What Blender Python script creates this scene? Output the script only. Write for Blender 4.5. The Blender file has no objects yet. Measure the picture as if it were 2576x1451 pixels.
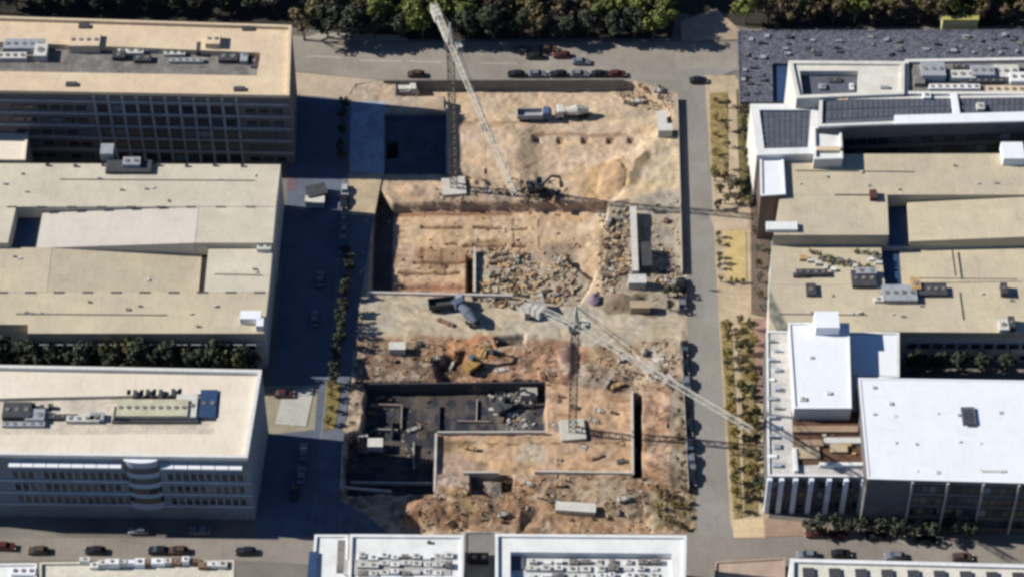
import bpy, bmesh, math, random
import numpy as np
from mathutils import Vector, Matrix
R = math.radians
rnd = random.Random(7)
S = bpy.context.scene
COL = S.collection
# ------------------------------------------------------------------ camera, sky, sun, exposure
FPX, CX, CY, DEP, DIST = 6885.0, 1288.0, 725.5, R(50), 626.0
CAM = Vector((0, -DIST*math.cos(DEP), DIST*math.sin(DEP)))
cd = bpy.data.cameras.new('camera'); cam = bpy.data.objects.new('camera', cd); COL.objects.link(cam)
cam.location = CAM; cam.rotation_euler = (R(40), 0, 0)
cd.sensor_width = 36; cd.lens = 36*FPX/2576; cd.clip_start = 1; cd.clip_end = 8000
S.camera = cam
SD = Vector((0.9915*math.cos(R(32)), -0.13*math.cos(R(32)), -math.sin(R(32))))   # way the light travels
wd = bpy.data.worlds.new('World'); S.world = wd; wd.use_nodes = True
nt = wd.node_tree; sky = nt.nodes.new('ShaderNodeTexSky'); sky.sky_type = 'NISHITA'; sky.sun_disc = False
sky.sun_elevation = R(32); sky.sun_rotation = math.atan2(-0.9915, 0.13); sky.altitude = 2500; sky.dust_density = 0.2; sky.ozone_density = 6
nt.links.new(sky.outputs[0], nt.nodes['Background'].inputs[0]); nt.nodes['Background'].inputs[1].default_value = 0.065
ld = bpy.data.lights.new('sun', 'SUN'); lo = bpy.data.objects.new('sun', ld); COL.objects.link(lo)
ld.energy = 5.0; ld.angle = R(0.5); ld.color = (1.0, 0.945, 0.85)
lo.rotation_euler = SD.to_track_quat('-Z', 'Y').to_euler(); lo.location = (-200, 60, 200)
S.view_settings.view_transform = 'Standard'; S.view_settings.look = 'None'; S.view_settings.gamma = 1
S.view_settings.exposure = 0.62
S.render.engine = 'CYCLES'; S.cycles.max_bounces = 4; S.cycles.filter_width = 3.0
GAIN = (1.50, 1.43, 1.34)

# ------------------------------------------------------------------ helpers
def W(px, py, z=0.0):
    d = Vector((px-CX, FPX*math.cos(DEP)+(CY-py)*math.sin(DEP), -FPX*math.sin(DEP)+(CY-py)*math.cos(DEP)))
    t = (z-CAM.z)/d.z
    return Vector((CAM.x+d.x*t, CAM.y+d.y*t, z))
def lin(c):
    c /= 255.0
    return c/12.92 if c <= .04045 else ((c+.055)/1.055)**2.4
def A(r, g, b):                       # colour of the surface in full sun -> its base colour
    return tuple(min(.88, lin(v)/k) for v, k in zip((r, g, b), GAIN))
MATS = {}
def mat(name, rgb, var=.12, scale=.35, rough=.85, bump=0, spec=.2, fine=.08, rgb2=None, metal=0, seam=None, stain=0, patch=0):
    if name in MATS: return MATS[name]
    m = bpy.data.materials.new(name); m.use_nodes = True; n = m.node_tree.nodes; l = m.node_tree.links
    p = n['Principled BSDF']; p.inputs['Roughness'].default_value = rough; p.inputs['Specular IOR Level'].default_value = spec
    p.inputs['Metallic'].default_value = metal
    c = A(*rgb); g = n.new('ShaderNodeNewGeometry')
    t = n.new('ShaderNodeTexNoise'); t.inputs['Scale'].default_value = scale; t.inputs['Detail'].default_value = 6; t.inputs['Roughness'].default_value = .65
    l.new(g.outputs['Position'], t.inputs['Vector'])
    r = n.new('ShaderNodeValToRGB'); r.color_ramp.elements[0].position = .3; r.color_ramp.elements[1].position = .7
    c2 = A(*rgb2) if rgb2 else tuple(v*(1-2*var) for v in c)
    r.color_ramp.elements[0].color = (*c2, 1); r.color_ramp.elements[1].color = (*[min(.9, v*(1+var)) for v in c], 1)
    l.new(t.outputs['Fac'], r.inputs['Fac'])
    f = n.new('ShaderNodeTexNoise'); f.inputs['Scale'].default_value = 2.2; f.inputs['Detail'].default_value = 3
    l.new(g.outputs['Position'], f.inputs['Vector'])
    mr = n.new('ShaderNodeMapRange'); mr.inputs[1].default_value = .25; mr.inputs[2].default_value = .75
    mr.inputs[3].default_value = 1-2*fine; mr.inputs[4].default_value = 1+2*fine
    l.new(f.outputs['Fac'], mr.inputs[0])
    mx = n.new('ShaderNodeVectorMath'); mx.operation = 'SCALE'
    l.new(r.outputs['Color'], mx.inputs[0]); l.new(mr.outputs[0], mx.inputs['Scale']); l.new(mx.outputs[0], p.inputs['Base Color'])
    last = mx.outputs[0]
    def times(fac, lo, hi, a, b_):
        nonlocal last
        q = n.new('ShaderNodeMapRange'); q.inputs[1].default_value = a; q.inputs[2].default_value = b_; q.inputs[3].default_value = lo; q.inputs[4].default_value = hi
        l.new(fac, q.inputs[0]); k = n.new('ShaderNodeVectorMath'); k.operation = 'SCALE'; l.new(last, k.inputs[0]); l.new(q.outputs[0], k.inputs['Scale']); last = k.outputs[0]
    if seam:
        bt = n.new('ShaderNodeTexBrick'); bt.inputs['Scale'].default_value = 1; bt.inputs['Brick Width'].default_value = seam[0]; bt.inputs['Row Height'].default_value = seam[1]; bt.inputs['Mortar Size'].default_value = seam[2]
        bt.inputs['Mortar Smooth'].default_value = .6; l.new(g.outputs['Position'], bt.inputs['Vector']); times(bt.outputs['Fac'], 1, 1-seam[3], 0, 1)
    if stain:
        for sc_, st_ in (((.9, .16, 1), 1), ((.25, .3, 1), 2)):
            mp = n.new('ShaderNodeMapping'); mp.inputs['Scale'].default_value = sc_; mp.inputs['Location'].default_value = (st_*7, 3, 0); l.new(g.outputs['Position'], mp.inputs['Vector'])
            tn = n.new('ShaderNodeTexNoise'); tn.inputs['Scale'].default_value = 1.3; tn.inputs['Detail'].default_value = 7; tn.inputs['Roughness'].default_value = .75; l.new(mp.outputs[0], tn.inputs['Vector']); times(tn.outputs['Fac'], 1, 1-stain, .5, .72)
    if patch:
        vo = n.new('ShaderNodeTexVoronoi'); vo.distance = 'CHEBYCHEV'; vo.inputs['Scale'].default_value = .11; l.new(g.outputs['Position'], vo.inputs['Vector'])
        sp = n.new('ShaderNodeSeparateColor'); l.new(vo.outputs['Color'], sp.inputs[0]); times(sp.outputs[0], 1-patch, 1+patch, 0, 1)
    l.new(last, p.inputs['Base Color'])
    if bump:
        b = n.new('ShaderNodeBump'); b.inputs['Strength'].default_value = bump; b.inputs['Distance'].default_value = .3
        l.new(f.outputs['Fac'], b.inputs['Height']); l.new(b.outputs[0], p.inputs['Normal'])
    MATS[name] = m
    return m
WL = {}
def tag(o, label=None, cat=None, group=None, kind=None):
    if label: o['label'] = label
    if cat: o['category'] = cat
    if group: o['group'] = group
    if kind: o['kind'] = kind
    return o
def thing(name, label, cat, loc=(0, 0, 0), rz=0, group=None):
    o = bpy.data.objects.new(name, None); COL.objects.link(o); o.location = loc; o.rotation_euler = (0, 0, rz); o.empty_display_size = .5
    WL[o] = Vector(loc)
    return tag(o, label, cat, group)
class MB:
    def __init__(s): s.v = []; s.f = []; s.m = []; s.mi = 0
    def add(s, vs, fs):
        b = len(s.v); s.v += [tuple(v) for v in vs]
        for f in fs: s.f.append([b+i for i in f]); s.m.append(s.mi)
        return s
    def slab(s, top, zb):             # top: list of 3D points, zb: bottom height or list
        n = len(top); bz = zb if isinstance(zb, (list, tuple)) else [zb]*n
        vs = [tuple(p) for p in top]+[(p[0], p[1], z) for p, z in zip(top, bz)]
        fs = [list(range(n)), list(range(2*n-1, n-1, -1))]+[[i, n+i, n+(i+1) % n, (i+1) % n] for i in range(n)]
        return s.add(vs, fs)
    def prism(s, poly, z0, z1): return s.slab([(p[0], p[1], z1) for p in poly], z0)
    def ring(s, out, inn, z0, z1):
        n = len(out)
        vs = [(p[0], p[1], z) for z in (z0, z1) for q in (out, inn) for p in q]
        fs = []
        for i in range(n):
            j = (i+1) % n; o0, i0, o1, i1 = 0, n, 2*n, 3*n
            fs += [[o1+i, o1+j, i1+j, i1+i], [o0+i, o0+j, o1+j, o1+i], [i0+j, i0+i, i1+i, i1+j], [o0+j, o0+i, i0+i, i0+j]]
        return s.add(vs, fs)
    def box(s, x0, x1, y0, y1, z0, z1): return s.prism([(x0, y0), (x1, y0), (x1, y1), (x0, y1)], z0, z1)
    def obox(s, c, rz, lx, ly, z0, z1):
        ca, sa = math.cos(rz), math.sin(rz)
        return s.prism([(c[0]+a*ca-b*sa, c[1]+a*sa+b*ca) for a, b in ((-lx/2, -ly/2), (lx/2, -ly/2), (lx/2, ly/2), (-lx/2, ly/2))], z0, z1)
    def beam(s, p, q, w, h=None):
        p, q = Vector(p), Vector(q); d = (q-p).normalized(); h = h or w
        a = d.cross(Vector((0, 0, 1))); a = a.normalized() if a.length > .01 else Vector((1, 0, 0)); b = d.cross(a)
        a *= w/2; b *= h/2
        vs = [p-a-b, p+a-b, p+a+b, p-a+b, q-a-b, q+a-b, q+a+b, q-a+b]
        return s.add(vs, [[0, 1, 2, 3], [7, 6, 5, 4], [0, 4, 5, 1], [1, 5, 6, 2], [2, 6, 7, 3], [3, 7, 4, 0]])
    def tube(s, p, q, r0, r1=None, n=8):
        p, q = Vector(p), Vector(q); r1 = r0 if r1 is None else r1; d = (q-p).normalized()
        a = d.cross(Vector((0, 0, 1))); a = a.normalized() if a.length > .01 else Vector((1, 0, 0)); b = d.cross(a)
        vs = [c+(a*math.cos(2*math.pi*i/n)+b*math.sin(2*math.pi*i/n))*r for c, r in ((p, r0), (q, r1)) for i in range(n)]
        return s.add(vs, [list(range(n-1, -1, -1)), list(range(n, 2*n))]+[[i, (i+1) % n, n+(i+1) % n, n+i] for i in range(n)])
    def build(s, name, mats, parent=None, fix=True):
        me = bpy.data.meshes.new(name); off = WL.get(parent, Vector((0, 0, 0)))
        me.from_pydata([(v[0]-off.x, v[1]-off.y, v[2]-off.z) for v in s.v], [], s.f); me.update()
        for m in (mats if isinstance(mats, (list, tuple)) else [mats]): me.materials.append(m)
        me.polygons.foreach_set('material_index', s.m)
        if fix:
            bm = bmesh.new(); bm.from_mesh(me); bmesh.ops.recalc_face_normals(bm, faces=bm.faces[:]); bm.to_mesh(me); bm.free()
        o = bpy.data.objects.new(name, me); COL.objects.link(o); o.parent = parent; WL[o] = off
        return o
def part(name, m, parent, fn, *a):
    b = MB(); getattr(b, fn)(*a); return b.build(name, m, parent)
KIDS = {}
def copy_tree(o, parent=None):
    c = o.copy(); COL.objects.link(c)
    if parent: c.parent = parent
    for k in o.children: copy_tree(k, c)
    return c
def place(proto, first, loc, rz=0, label=None, group=None, sc=None, cat=None):
    o = proto if first else copy_tree(proto)
    o.location = loc; o.rotation_euler = (0, 0, rz)
    if sc: o.scale = sc if isinstance(sc, (tuple, list)) else (sc, sc, sc)
    return tag(o, label, cat, group)
ORD = 'first second third fourth fifth sixth seventh eighth ninth tenth eleventh twelfth thirteenth fourteenth fifteenth sixteenth seventeenth eighteenth nineteenth twentieth'.split()
ORD += ['twenty-'+w for w in ORD[:9]]+['thirtieth']+['thirty-'+w for w in ORD[:9]]
def inset(poly, d):
    n = len(poly); P = [Vector((p[0], p[1])) for p in poly]
    ar = sum(P[i].x*P[(i+1) % n].y-P[(i+1) % n].x*P[i].y for i in range(n)); sg = 1 if ar > 0 else -1
    out = []
    for i in range(n):
        e0 = (P[i]-P[i-1]).normalized(); e1 = (P[(i+1) % n]-P[i]).normalized()
        n0 = Vector((-e0.y, e0.x))*sg; n1 = Vector((-e1.y, e1.x))*sg
        b = (n0+n1).normalized(); out.append(P[i]+b*(d/max(.3, b.dot(n0))))
    return out
def Q(pts, z): return [W(x, y, z) for x, y in pts]

# ------------------------------------------------------------------ materials
m_roof_cream = mat('cream roof membrane', (238, 214, 176), .05, .12, fine=.05, rgb2=(224, 196, 166), seam=(9, 3.2, .05, .1), stain=.14)
m_roof_grey = mat('pale stone roof', (226, 214, 188), .05, .09, fine=.05, rgb2=(208, 195, 174), seam=(6.5, 6.5, .05, .08), stain=.12, patch=.03)
m_roof_tan = mat('tan stone roof', (218, 202, 168), .05, .09, fine=.05, rgb2=(202, 186, 162), seam=(6.5, 6.5, .05, .08), stain=.14, patch=.035)
m_roof_white = mat('white roof membrane', (252, 250, 244), .03, .2, fine=.02, rgb2=(236, 232, 224), seam=(12, 2.4, .05, .1), stain=.1)
m_roof_bright = mat('bright white roof', (255, 254, 252), .01, .1, fine=.01, rgb2=(250, 249, 249), seam=(14, 3, .06, .1), stain=.07)
m_deck = mat('grey roof deck', (148, 142, 134), .2, .3, rgb2=(105, 98, 94), stain=.25, patch=.06)
m_wall_dark = mat('dark brick wall', (118, 112, 110), .1, .4)
m_wall_conc = mat('concrete wall', (190, 186, 178), .1, .3)
m_wall_white = mat('white wall', (226, 220, 208), .04, .3, stain=.08)
m_glass = mat('dark glass', (46, 58, 68), .2, .2, rough=.15, spec=.5)
def vary(m):
    n = m.node_tree.nodes; l = m.node_tree.links; p = n['Principled BSDF']; src = p.inputs['Base Color'].links[0].from_socket
    oi = n.new('ShaderNodeObjectInfo'); cr = n.new('ShaderNodeValToRGB'); cr.color_ramp.interpolation = 'CONSTANT'; e = cr.color_ramp.elements
    e[0].color = (.7, .7, .7, 1); e[1].position = .45; e[1].color = (1.1, 1.1, 1.1, 1); e.new(.7).color = (2.2, 2.1, 2.0, 1); e.new(.9).color = (4.5, 4.3, 4, 1)
    k = n.new('ShaderNodeVectorMath'); k.operation = 'MULTIPLY'; l.new(oi.outputs['Random'], cr.inputs[0]); l.new(src, k.inputs[0]); l.new(cr.outputs[0], k.inputs[1]); l.new(k.outputs[0], p.inputs['Base Color'])
vary(m_glass)
m_frame = mat('pale window frame', (205, 205, 205), .05)
m_slate = mat('slate panel', (108, 110, 118), .12, .5, rough=.4, fine=.1)
m_black = mat('black rubber', (48, 46, 46), .1)
m_metal = mat('galvanised metal', (176, 178, 180), .12, .8, rough=.5)
m_metal_d = mat('dark grey metal', (84, 84, 86), .15, .8, rough=.5)
m_unit = mat('pale roof plant', (222, 218, 206), .08, .8)
m_asphalt = mat('worn asphalt', (168, 157, 142), .08, .08, fine=.05, rgb2=(150, 140, 128), stain=.14, patch=.05)
m_asphalt_shade = mat('asphalt darkened for shade', (108, 115, 128), .1, .1, fine=.05, stain=.14, patch=.06)  # asphalt darkened and blued to carry the shade of the west street
m_pave = mat('paving', (182, 168, 148), .1, .15, rgb2=(158, 146, 130))
m_pave_warm = mat('warm paving', (206, 184, 152), .1, .2, rgb2=(180, 158, 128), seam=(3, 3, .08, .1), stain=.15, patch=.05)
m_pave_brick = mat('brick paving', (168, 134, 118), .12, .3, patch=.06, stain=.2)
m_kerb = mat('kerb stone', (205, 195, 178), .05)
m_line = mat('road paint', (196, 188, 172), .1, 1.0)
m_ground = mat('city ground', (140, 132, 120), .15, .05, rgb2=(100, 96, 88))
m_grass_gold = mat('dry golden grass', (168, 146, 98), .2, .6, bump=.5, fine=.25, rgb2=(112, 96, 62))
m_grass = mat('dull grass', (118, 110, 70), .2, .5, bump=.5, fine=.18, rgb2=(88, 84, 52))
m_bark = mat('bark', (104, 90, 76), .15, 1)
def leaf(name, rgb, rgb2): return mat(name, rgb, .2, 1.2, rough=.8, fine=.22, rgb2=rgb2)
LEAF = {'olive': leaf('olive leaves', (112, 104, 66), (70, 68, 44)), 'brown': leaf('brown leaves', (124, 106, 78), (82, 70, 52)),
        'green': leaf('green leaves', (124, 128, 64), (76, 86, 44)), 'dark': leaf('dark leaves', (76, 80, 62), (50, 56, 46)),
        'gold': leaf('golden leaves', (146, 126, 68), (98, 84, 46)), 'grey': leaf('grey twigs', (134, 128, 118), (96, 92, 88))}
m_conc = mat('raw concrete', (214, 205, 192), .1, .5)
m_timber = mat('timber', (206, 168, 118), .15, 1.0)
m_rust = mat('rusty steel', (158, 122, 96), .15, 1.0)
m_crane = mat('pale crane steel', (214, 206, 190), .06, .5, rough=.5)
m_crane_y = mat('weathered crane mast', (168, 154, 124), .1, .5, rough=.5)
m_blue = mat('blue paint', (92, 112, 148), .1, .8, rough=.4)
m_cont_w = mat('white container', (222, 215, 203), .06, .6)
m_cont_g = mat('grey container', (184, 176, 164), .06, .6)
m_yellow = mat('machine yellow', (184, 146, 88), .1, .8, rough=.5)
m_purple = mat('purple tarpaulin', (140, 120, 134), .15, 1.0)
m_hoard = mat('grey hoarding', (170, 166, 158), .08, .4)
m_deckwood = mat('brown timber deck', (112, 82, 64), .15, .7)
m_balc = mat('blue grey balcony', (176, 184, 196), .05)
m_blue_glass_shade = mat('blue glass roof', (62, 84, 116), .1, .3, rough=.3, spec=.4)  # blue glass, also the painted shade of courtyard floors and west roof strip

# ------------------------------------------------------------------ noise
def vnoise(x, y, sc, seed):
    g = np.random.RandomState(seed).rand(64, 64); u, v = x/sc, y/sc
    iu, iv = np.floor(u).astype(int), np.floor(v).astype(int); fu, fv = u-iu, v-iv
    fu, fv = fu*fu*(3-2*fu), fv*fv*(3-2*fv); q = lambda a, b: g[a % 64, b % 64]
    return (q(iu, iv)*(1-fu)+q(iu+1, iv)*fu)*(1-fv)+(q(iu, iv+1)*(1-fu)+q(iu+1, iv+1)*fu)*fv-.5
def fbm(x, y, sc, seed, oc=4): return sum(vnoise(x, y, sc/2**k, seed+k)*.55**k for k in range(oc))
def proj0(X, Y, Z=0.0):
    dy, dz = Y-CAM.y, Z-CAM.z
    f = dy*math.cos(DEP)-dz*math.sin(DEP); u = dy*math.sin(DEP)+dz*math.cos(DEP)
    return CX+FPX*X/f, CY-FPX*u/f
def sdist(px, py, poly):             # signed distance in picture pixels (positive inside) on the ground plan
    d = np.full(px.shape, 1e9); ins = np.zeros(px.shape, bool); n = len(poly)
    for i in range(n):
        (x0, y0), (x1, y1) = poly[i], poly[(i+1) % n]
        ex, ey = x1-x0, y1-y0; t = np.clip(((px-x0)*ex+(py-y0)*ey)/(ex*ex+ey*ey+1e-9), 0, 1)
        d = np.minimum(d, np.hypot(px-x0-t*ex, py-y0-t*ey))
        c = ((y0 > py) != (y1 > py)) & (px < (x1-x0)*(py-y0)/((y1-y0) if y1 != y0 else 1e-9)+x0); ins ^= c
    return np.where(ins, d, -d)
def sm(t): t = np.clip(t, 0, 1); return t*t*(3-2*t)
def rect(x0, y0, x1, y1): return [(x0, y0), (x1, y0), (x1, y1), (x0, y1)]

# ------------------------------------------------------------------ the construction site: one height field
GX0, GX1, GY0, GY1, ST = -44.0, 45.1, -69.0, 68.1, .3
xs = np.arange(GX0, GX1+1e-6, ST); ys = np.arange(GY0, GY1+1e-6, ST)
XX, YY = np.meshgrid(xs, ys); PX, PY = proj0(XX, YY)
wob = fbm(XX, YY, 5, 3)*22; wob2 = fbm(XX, YY, 4, 13)*22
site = sm(sdist(PX, PY, [(900, 208), (1600, 204), (1706, 235), (1722, 700), (1745, 1345), (985, 1345), (845, 1250), (880, 900), (905, 540), (960, 440), (880, 430), (870, 250)])/6+.5)
H = np.zeros_like(XX); C = np.zeros(XX.shape+(3,)); C[:] = A(150, 142, 130)
def paint(poly, rgb, soft=10, k=1.0, wb=1.0):
    w = sm(sdist(PX+wob*wb, PY+wob2*wb, poly)/soft+.5)*k
    global C; C = C*(1-w[..., None])+np.array(A(*rgb))*w[..., None]
def dig(poly, z, soft=4, wb=0.0):
    global H; w = sm(sdist(PX+wob*wb, PY+wob2*wb, poly)/soft+.5); H = H*(1-w)+z*w
def mound(cx, cy, rx, ry, h, rot=0):
    global H; ca, sa = math.cos(rot), math.sin(rot); dx, dy = PX-cx+wob*.5, PY-cy+wob2*.5
    u, v = (dx*ca+dy*sa)/rx, (-dx*sa+dy*ca)/ry; H += h*np.clip(1-u*u-v*v, 0, 1)
SAND, PALE, GB, ORG, BRN, DBR = (212, 178, 144), (226, 198, 160), (190, 174, 152), (206, 148, 104), (158, 122, 92), (98, 78, 62)
paint(rect(870, 200, 1750, 1350), (192, 166, 138), 4, 1, 0)
C = C*0+np.array(A(150, 142, 130))*(1-site[..., None])+np.array(A(196, 170, 142))*site[..., None]
U = [(1000, 207), (1590, 207), (1690, 262), (1668, 470), (1540, 505), (1130, 440), (1120, 240), (1000, 238)]
dig(U, -2.6, 5); dig([(1124, 290), (1330, 310), (1330, 460), (1124, 440)], -.7, 90); dig([(1560, 395), (1700, 260), (1716, 700), (1560, 520)], -.4, 60, 1)
paint(U, (216, 184, 148), 6, 1, .3); paint([(1150, 250), (1600, 245), (1640, 300), (1160, 300)], (218, 188, 150), 20, .8)
paint([(1190, 400), (1480, 380), (1520, 470), (1250, 470)], (224, 188, 150), 30, .8)
paint([(1480, 410), (1570, 385), (1590, 440), (1520, 490), (1470, 470)], (212, 168, 108), 22, .8); mound(1540, 440, 36, 50, 2.0, .3)
paint([(1515, 405), (1570, 400), (1560, 470), (1500, 490)], (182, 148, 116), 14, .8)
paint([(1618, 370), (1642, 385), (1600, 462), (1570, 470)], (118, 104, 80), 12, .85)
paint([(1630, 300), (1698, 290), (1700, 460), (1560, 522), (1520, 505), (1640, 430)], (222, 194, 152), 20, .95)
paint([(1340, 316), (1575, 316), (1575, 324), (1340, 324)], (158, 118, 88), 6, .7, .2)
for i, x in enumerate((1350, 1412, 1474, 1538, 1590)): paint(rect(x-11, 326, x+11, 344), (150, 112, 86), 10, .6, .2); dig(rect(x-9, 328, x+9, 342), -3.3, 6)
paint([(1150, 292), (1330, 288), (1330, 300), (1150, 302)], (150, 110, 80), 8, .6)
paint([(900, 212), (1010, 207), (1010, 240), (880, 250)], (205, 180, 152), 8, .9)
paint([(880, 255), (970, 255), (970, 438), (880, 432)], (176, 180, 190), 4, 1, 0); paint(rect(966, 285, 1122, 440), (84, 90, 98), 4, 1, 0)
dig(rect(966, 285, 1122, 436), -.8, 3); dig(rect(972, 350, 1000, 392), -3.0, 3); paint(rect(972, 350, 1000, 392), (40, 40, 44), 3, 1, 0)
# ridge between the two sand pits
paint([(960, 440), (1180, 445), (1430, 470), (1530, 500), (1500, 530), (985, 500)], (206, 172, 138), 10, .9)
paint([(1090, 480), (1280, 488), (1280, 512), (1090, 510)], (170, 152, 134), 10, .7); paint([(1300, 455), (1430, 470), (1425, 505), (1310, 500)], (140, 126, 106), 14, .8)
mound(1205, 458, 26, 16, 1.6); mound(1300, 470, 24, 14, 1.3); mound(1360, 478, 40, 16, 1.5); mound(1030, 478, 40, 14, .8)
paint(rect(1188, 445, 1222, 462), (82, 66, 46), 10, .9); paint(rect(1285, 455, 1375, 478), (104, 86, 62), 14, .8)
# middle pit
M = [(945, 468), (985, 512), (1530, 508), (1520, 640), (1470, 745), (930, 735)]
dig(M, -2.9, 6, .15); paint(M, (214, 176, 138), 8, 1, .3)
paint([(985, 516), (1290, 513), (1290, 522), (985, 526)], (138, 92, 62), 6, .8, .1)
paint([(1000, 545), (1480, 540), (1480, 590), (1000, 590)], (218, 182, 140), 16, .9); paint([(1050, 600), (1180, 600), (1180, 650), (1050, 655)], (168, 130, 96), 18, .8)
paint([(1180, 582), (1260, 580), (1260, 592), (1180, 594)], (128, 104, 66), 8, .7, .3)
for y, xa, xb in ((552, 1060, 1165), (554, 1190, 1265), (556, 1290, 1330), (592, 1120, 1150), (598, 1165, 1275), (600, 1290, 1325), (640, 1040, 1170), (668, 1000, 1160), (704, 1010, 1170)):
    paint(rect(xa, y-3, xb, y+3), (120, 84, 56), 5, .95, .25); dig(rect(xa, y-3, xb, y+3), -3.35, 5, .2)
for x, ya, yb in ((1292, 530, 548), (1354, 530, 552), (1292, 565, 598), (1356, 572, 600), (1062, 602, 650), (1110, 602, 650), (1118, 640, 668)):
    paint(rect(x-3, ya, x+3, yb), (116, 80, 54), 5, .9, .2)
for i in range(14): paint(rect(1000, 535+i*14, 1030, 538+i*14), (150, 110, 78), 4, .6, .3)
paint([(1000, 700), (1160, 690), (1175, 735), (1000, 735)], (176, 128, 98), 16, .8); paint([(940, 470), (990, 515), (985, 735), (935, 735)], (84, 76, 74), 8, .95, .1)  # last dark band paints the shade below the pit's west wall
paint([(1520, 505), (1455, 550), (1505, 640), (1450, 770), (1520, 770), (1535, 620)], (230, 200, 162), 16, .95)
paint([(1365, 590), (1440, 595), (1470, 690), (1380, 660)], (150, 132, 112), 20, .8)
# raised bench with building materials
Bm = [(1192, 622), (1400, 628), (1490, 700), (1450, 790), (1192, 770)]
dig(Bm, -.9, 5, .2); paint(Bm, (190, 168, 140), 12, .9); dig(rect(1174, 622, 1190, 728), -5.5, 2); paint(rect(1172, 622, 1190, 728), (70, 52, 40), 3, .9, 0)  # dark paint in the narrow trench stands for its shade
paint([(1200, 690), (1330, 690), (1330, 770), (1200, 760)], (204, 184, 140), 18, .7); paint([(1380, 660), (1430, 670), (1420, 690), (1380, 690)], (214, 146, 100), 12, .7)
# haul road across the middle
Hr = [(915, 745), (1440, 760), (1720, 772), (1720, 880), (1520, 870), (1180, 845), (905, 845)]
paint(Hr, (204, 184, 154), 10, 1, .5); dig([(905, 742), (1720, 780), (1720, 860), (905, 845)], 0.1, 14)
paint([(915, 728), (1200, 732), (1280, 742), (1280, 756), (920, 744)], (202, 176, 158), 6, .9, .2); paint([(930, 752), (1060, 756), (1060, 770), (930, 768)], (206, 190, 152), 10, .6)
# east strip
paint([(1530, 500), (1720, 480), (1722, 790), (1490, 790), (1530, 640)], (184, 166, 140), 14, .9)
paint([(1515, 560), (1582, 520), (1585, 700), (1510, 720)], (128, 112, 88), 16, .8); paint([(1605, 520), (1690, 520), (1690, 700), (1610, 700)], (178, 164, 142), 16, .8)
paint([(1605, 540), (1622, 540), (1622, 600), (1605, 600)], (146, 138, 92), 8, .6); paint([(1510, 745), (1630, 740), (1640, 790), (1520, 795)], (138, 116, 92), 14, .9); mound(1570, 762, 60, 22, 1.8)
# south: reddish soil
So = [(905, 848), (1180, 848), (1420, 852), (1500, 880), (1420, 965), (905, 965)]
paint(So, (186, 140, 106), 10, 1, .6); paint([(1110, 850), (1245, 845), (1260, 905), (1130, 915)], (212, 148, 98), 18, .9)
paint([(1220, 910), (1400, 890), (1400, 965), (1240, 965)], (194, 146, 110), 18, .9); paint([(905, 855), (1000, 850), (1010, 885), (930, 900)], (176, 152, 124), 12, .8)
paint([(950, 855), (1060, 848), (1075, 880), (960, 885)], (128, 116, 92), 14, .8); paint([(900, 890), (1100, 895), (1100, 965), (900, 965)], (128, 108, 92), 16, .9)
paint([(1245, 850), (1320, 842), (1320, 862), (1250, 870)], (74, 62, 50), 8, .9, .4); dig([(1250, 848), (1320, 842), (1318, 862), (1252, 868)], -1.6, 8)
paint([(1095, 900), (1160, 890), (1178, 945), (1110, 960)], (66, 58, 54), 12, .9, .6); dig([(1090, 900), (1160, 892), (1175, 945), (1105, 958)], -2.2, 14, .4)
paint([(1408, 860), (1450, 860), (1440, 960), (1412, 960)], (112, 92, 92), 12, .85, .5); mound(1430, 900, 24, 50, 1.5)
paint([(1490, 870), (1700, 850), (1715, 975), (1560, 985), (1480, 930)], (200, 170, 136), 14, .9); paint([(1590, 890), (1660, 868), (1695, 950), (1640, 960)], (226, 204, 178), 14, .95, .5)
paint([(1655, 905), (1664, 905), (1680, 945), (1670, 948)], (96, 78, 60), 6, .8, .1); paint([(1500, 870), (1545, 885), (1560, 930), (1500, 900)], (124, 98, 70), 14, .8)
paint([(1480, 930), (1600, 940), (1600, 985), (1490, 990)], (120, 102, 84), 18, .6)
# dark lined pit; building shade is painted into its south-west arm too
Dk = [(918, 962), (1372, 958), (1374, 1088), (1098, 1090), (1090, 1240), (866, 1240), (872, 1090), (915, 1085)]
dig(Dk, -3.2, 9, .45); paint(Dk, (60, 61, 66), 8, 1, .5); paint([(1080, 985), (1235, 985), (1235, 1060), (1080, 1060)], (56, 60, 72), 20, .7); paint([(940, 970), (1100, 970), (1090, 1020), (940, 1020)], (84, 76, 74), 16, .7)
paint([(1235, 980), (1330, 975), (1335, 1070), (1250, 1075)], (118, 112, 104), 18, .9, .8)
ch = sm((fbm(XX, YY, 2.2, 91)-.02)/.12)*sm(sdist(PX, PY, Dk)/8+.5)*.55; C = C*(1-ch[..., None])+np.array(A(112, 98, 86))*ch[..., None]
# sand benches
Sb = [(1372, 955), (1594, 985), (1594, 1192), (1100, 1190), (1098, 1088), (1374, 1088)]
dig(Sb, -.7, 4); paint(Sb, (212, 172, 132), 6, 1, .3); paint([(1375, 960), (1440, 960), (1440, 1080), (1375, 1080)], (206, 164, 126), 10, .7)
paint([(1500, 960), (1590, 985), (1590, 1000), (1520, 1010)], (150, 120, 92), 14, .7); paint([(1440, 1060), (1520, 1080), (1515, 1105), (1440, 1105)], (104, 86, 76), 14, .85, .5)
paint([(1100, 1105), (1175, 1105), (1200, 1125), (1110, 1140)], (138, 112, 78), 16, .85); paint([(1100, 1140), (1200, 1145), (1220, 1200), (1100, 1230)], (184, 154, 132), 16, .9)
paint([(1230, 1140), (1300, 1140), (1300, 1170), (1230, 1170)], (222, 176, 122), 16, .7); paint([(1300, 1110), (1370, 1115), (1370, 1150), (1300, 1150)], (206, 194, 166), 18, .7)
for i in range(9): paint(rect(1115+i*54, 1107, 1145+i*54, 1112), (126, 90, 62), 5, .9, .3)
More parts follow.
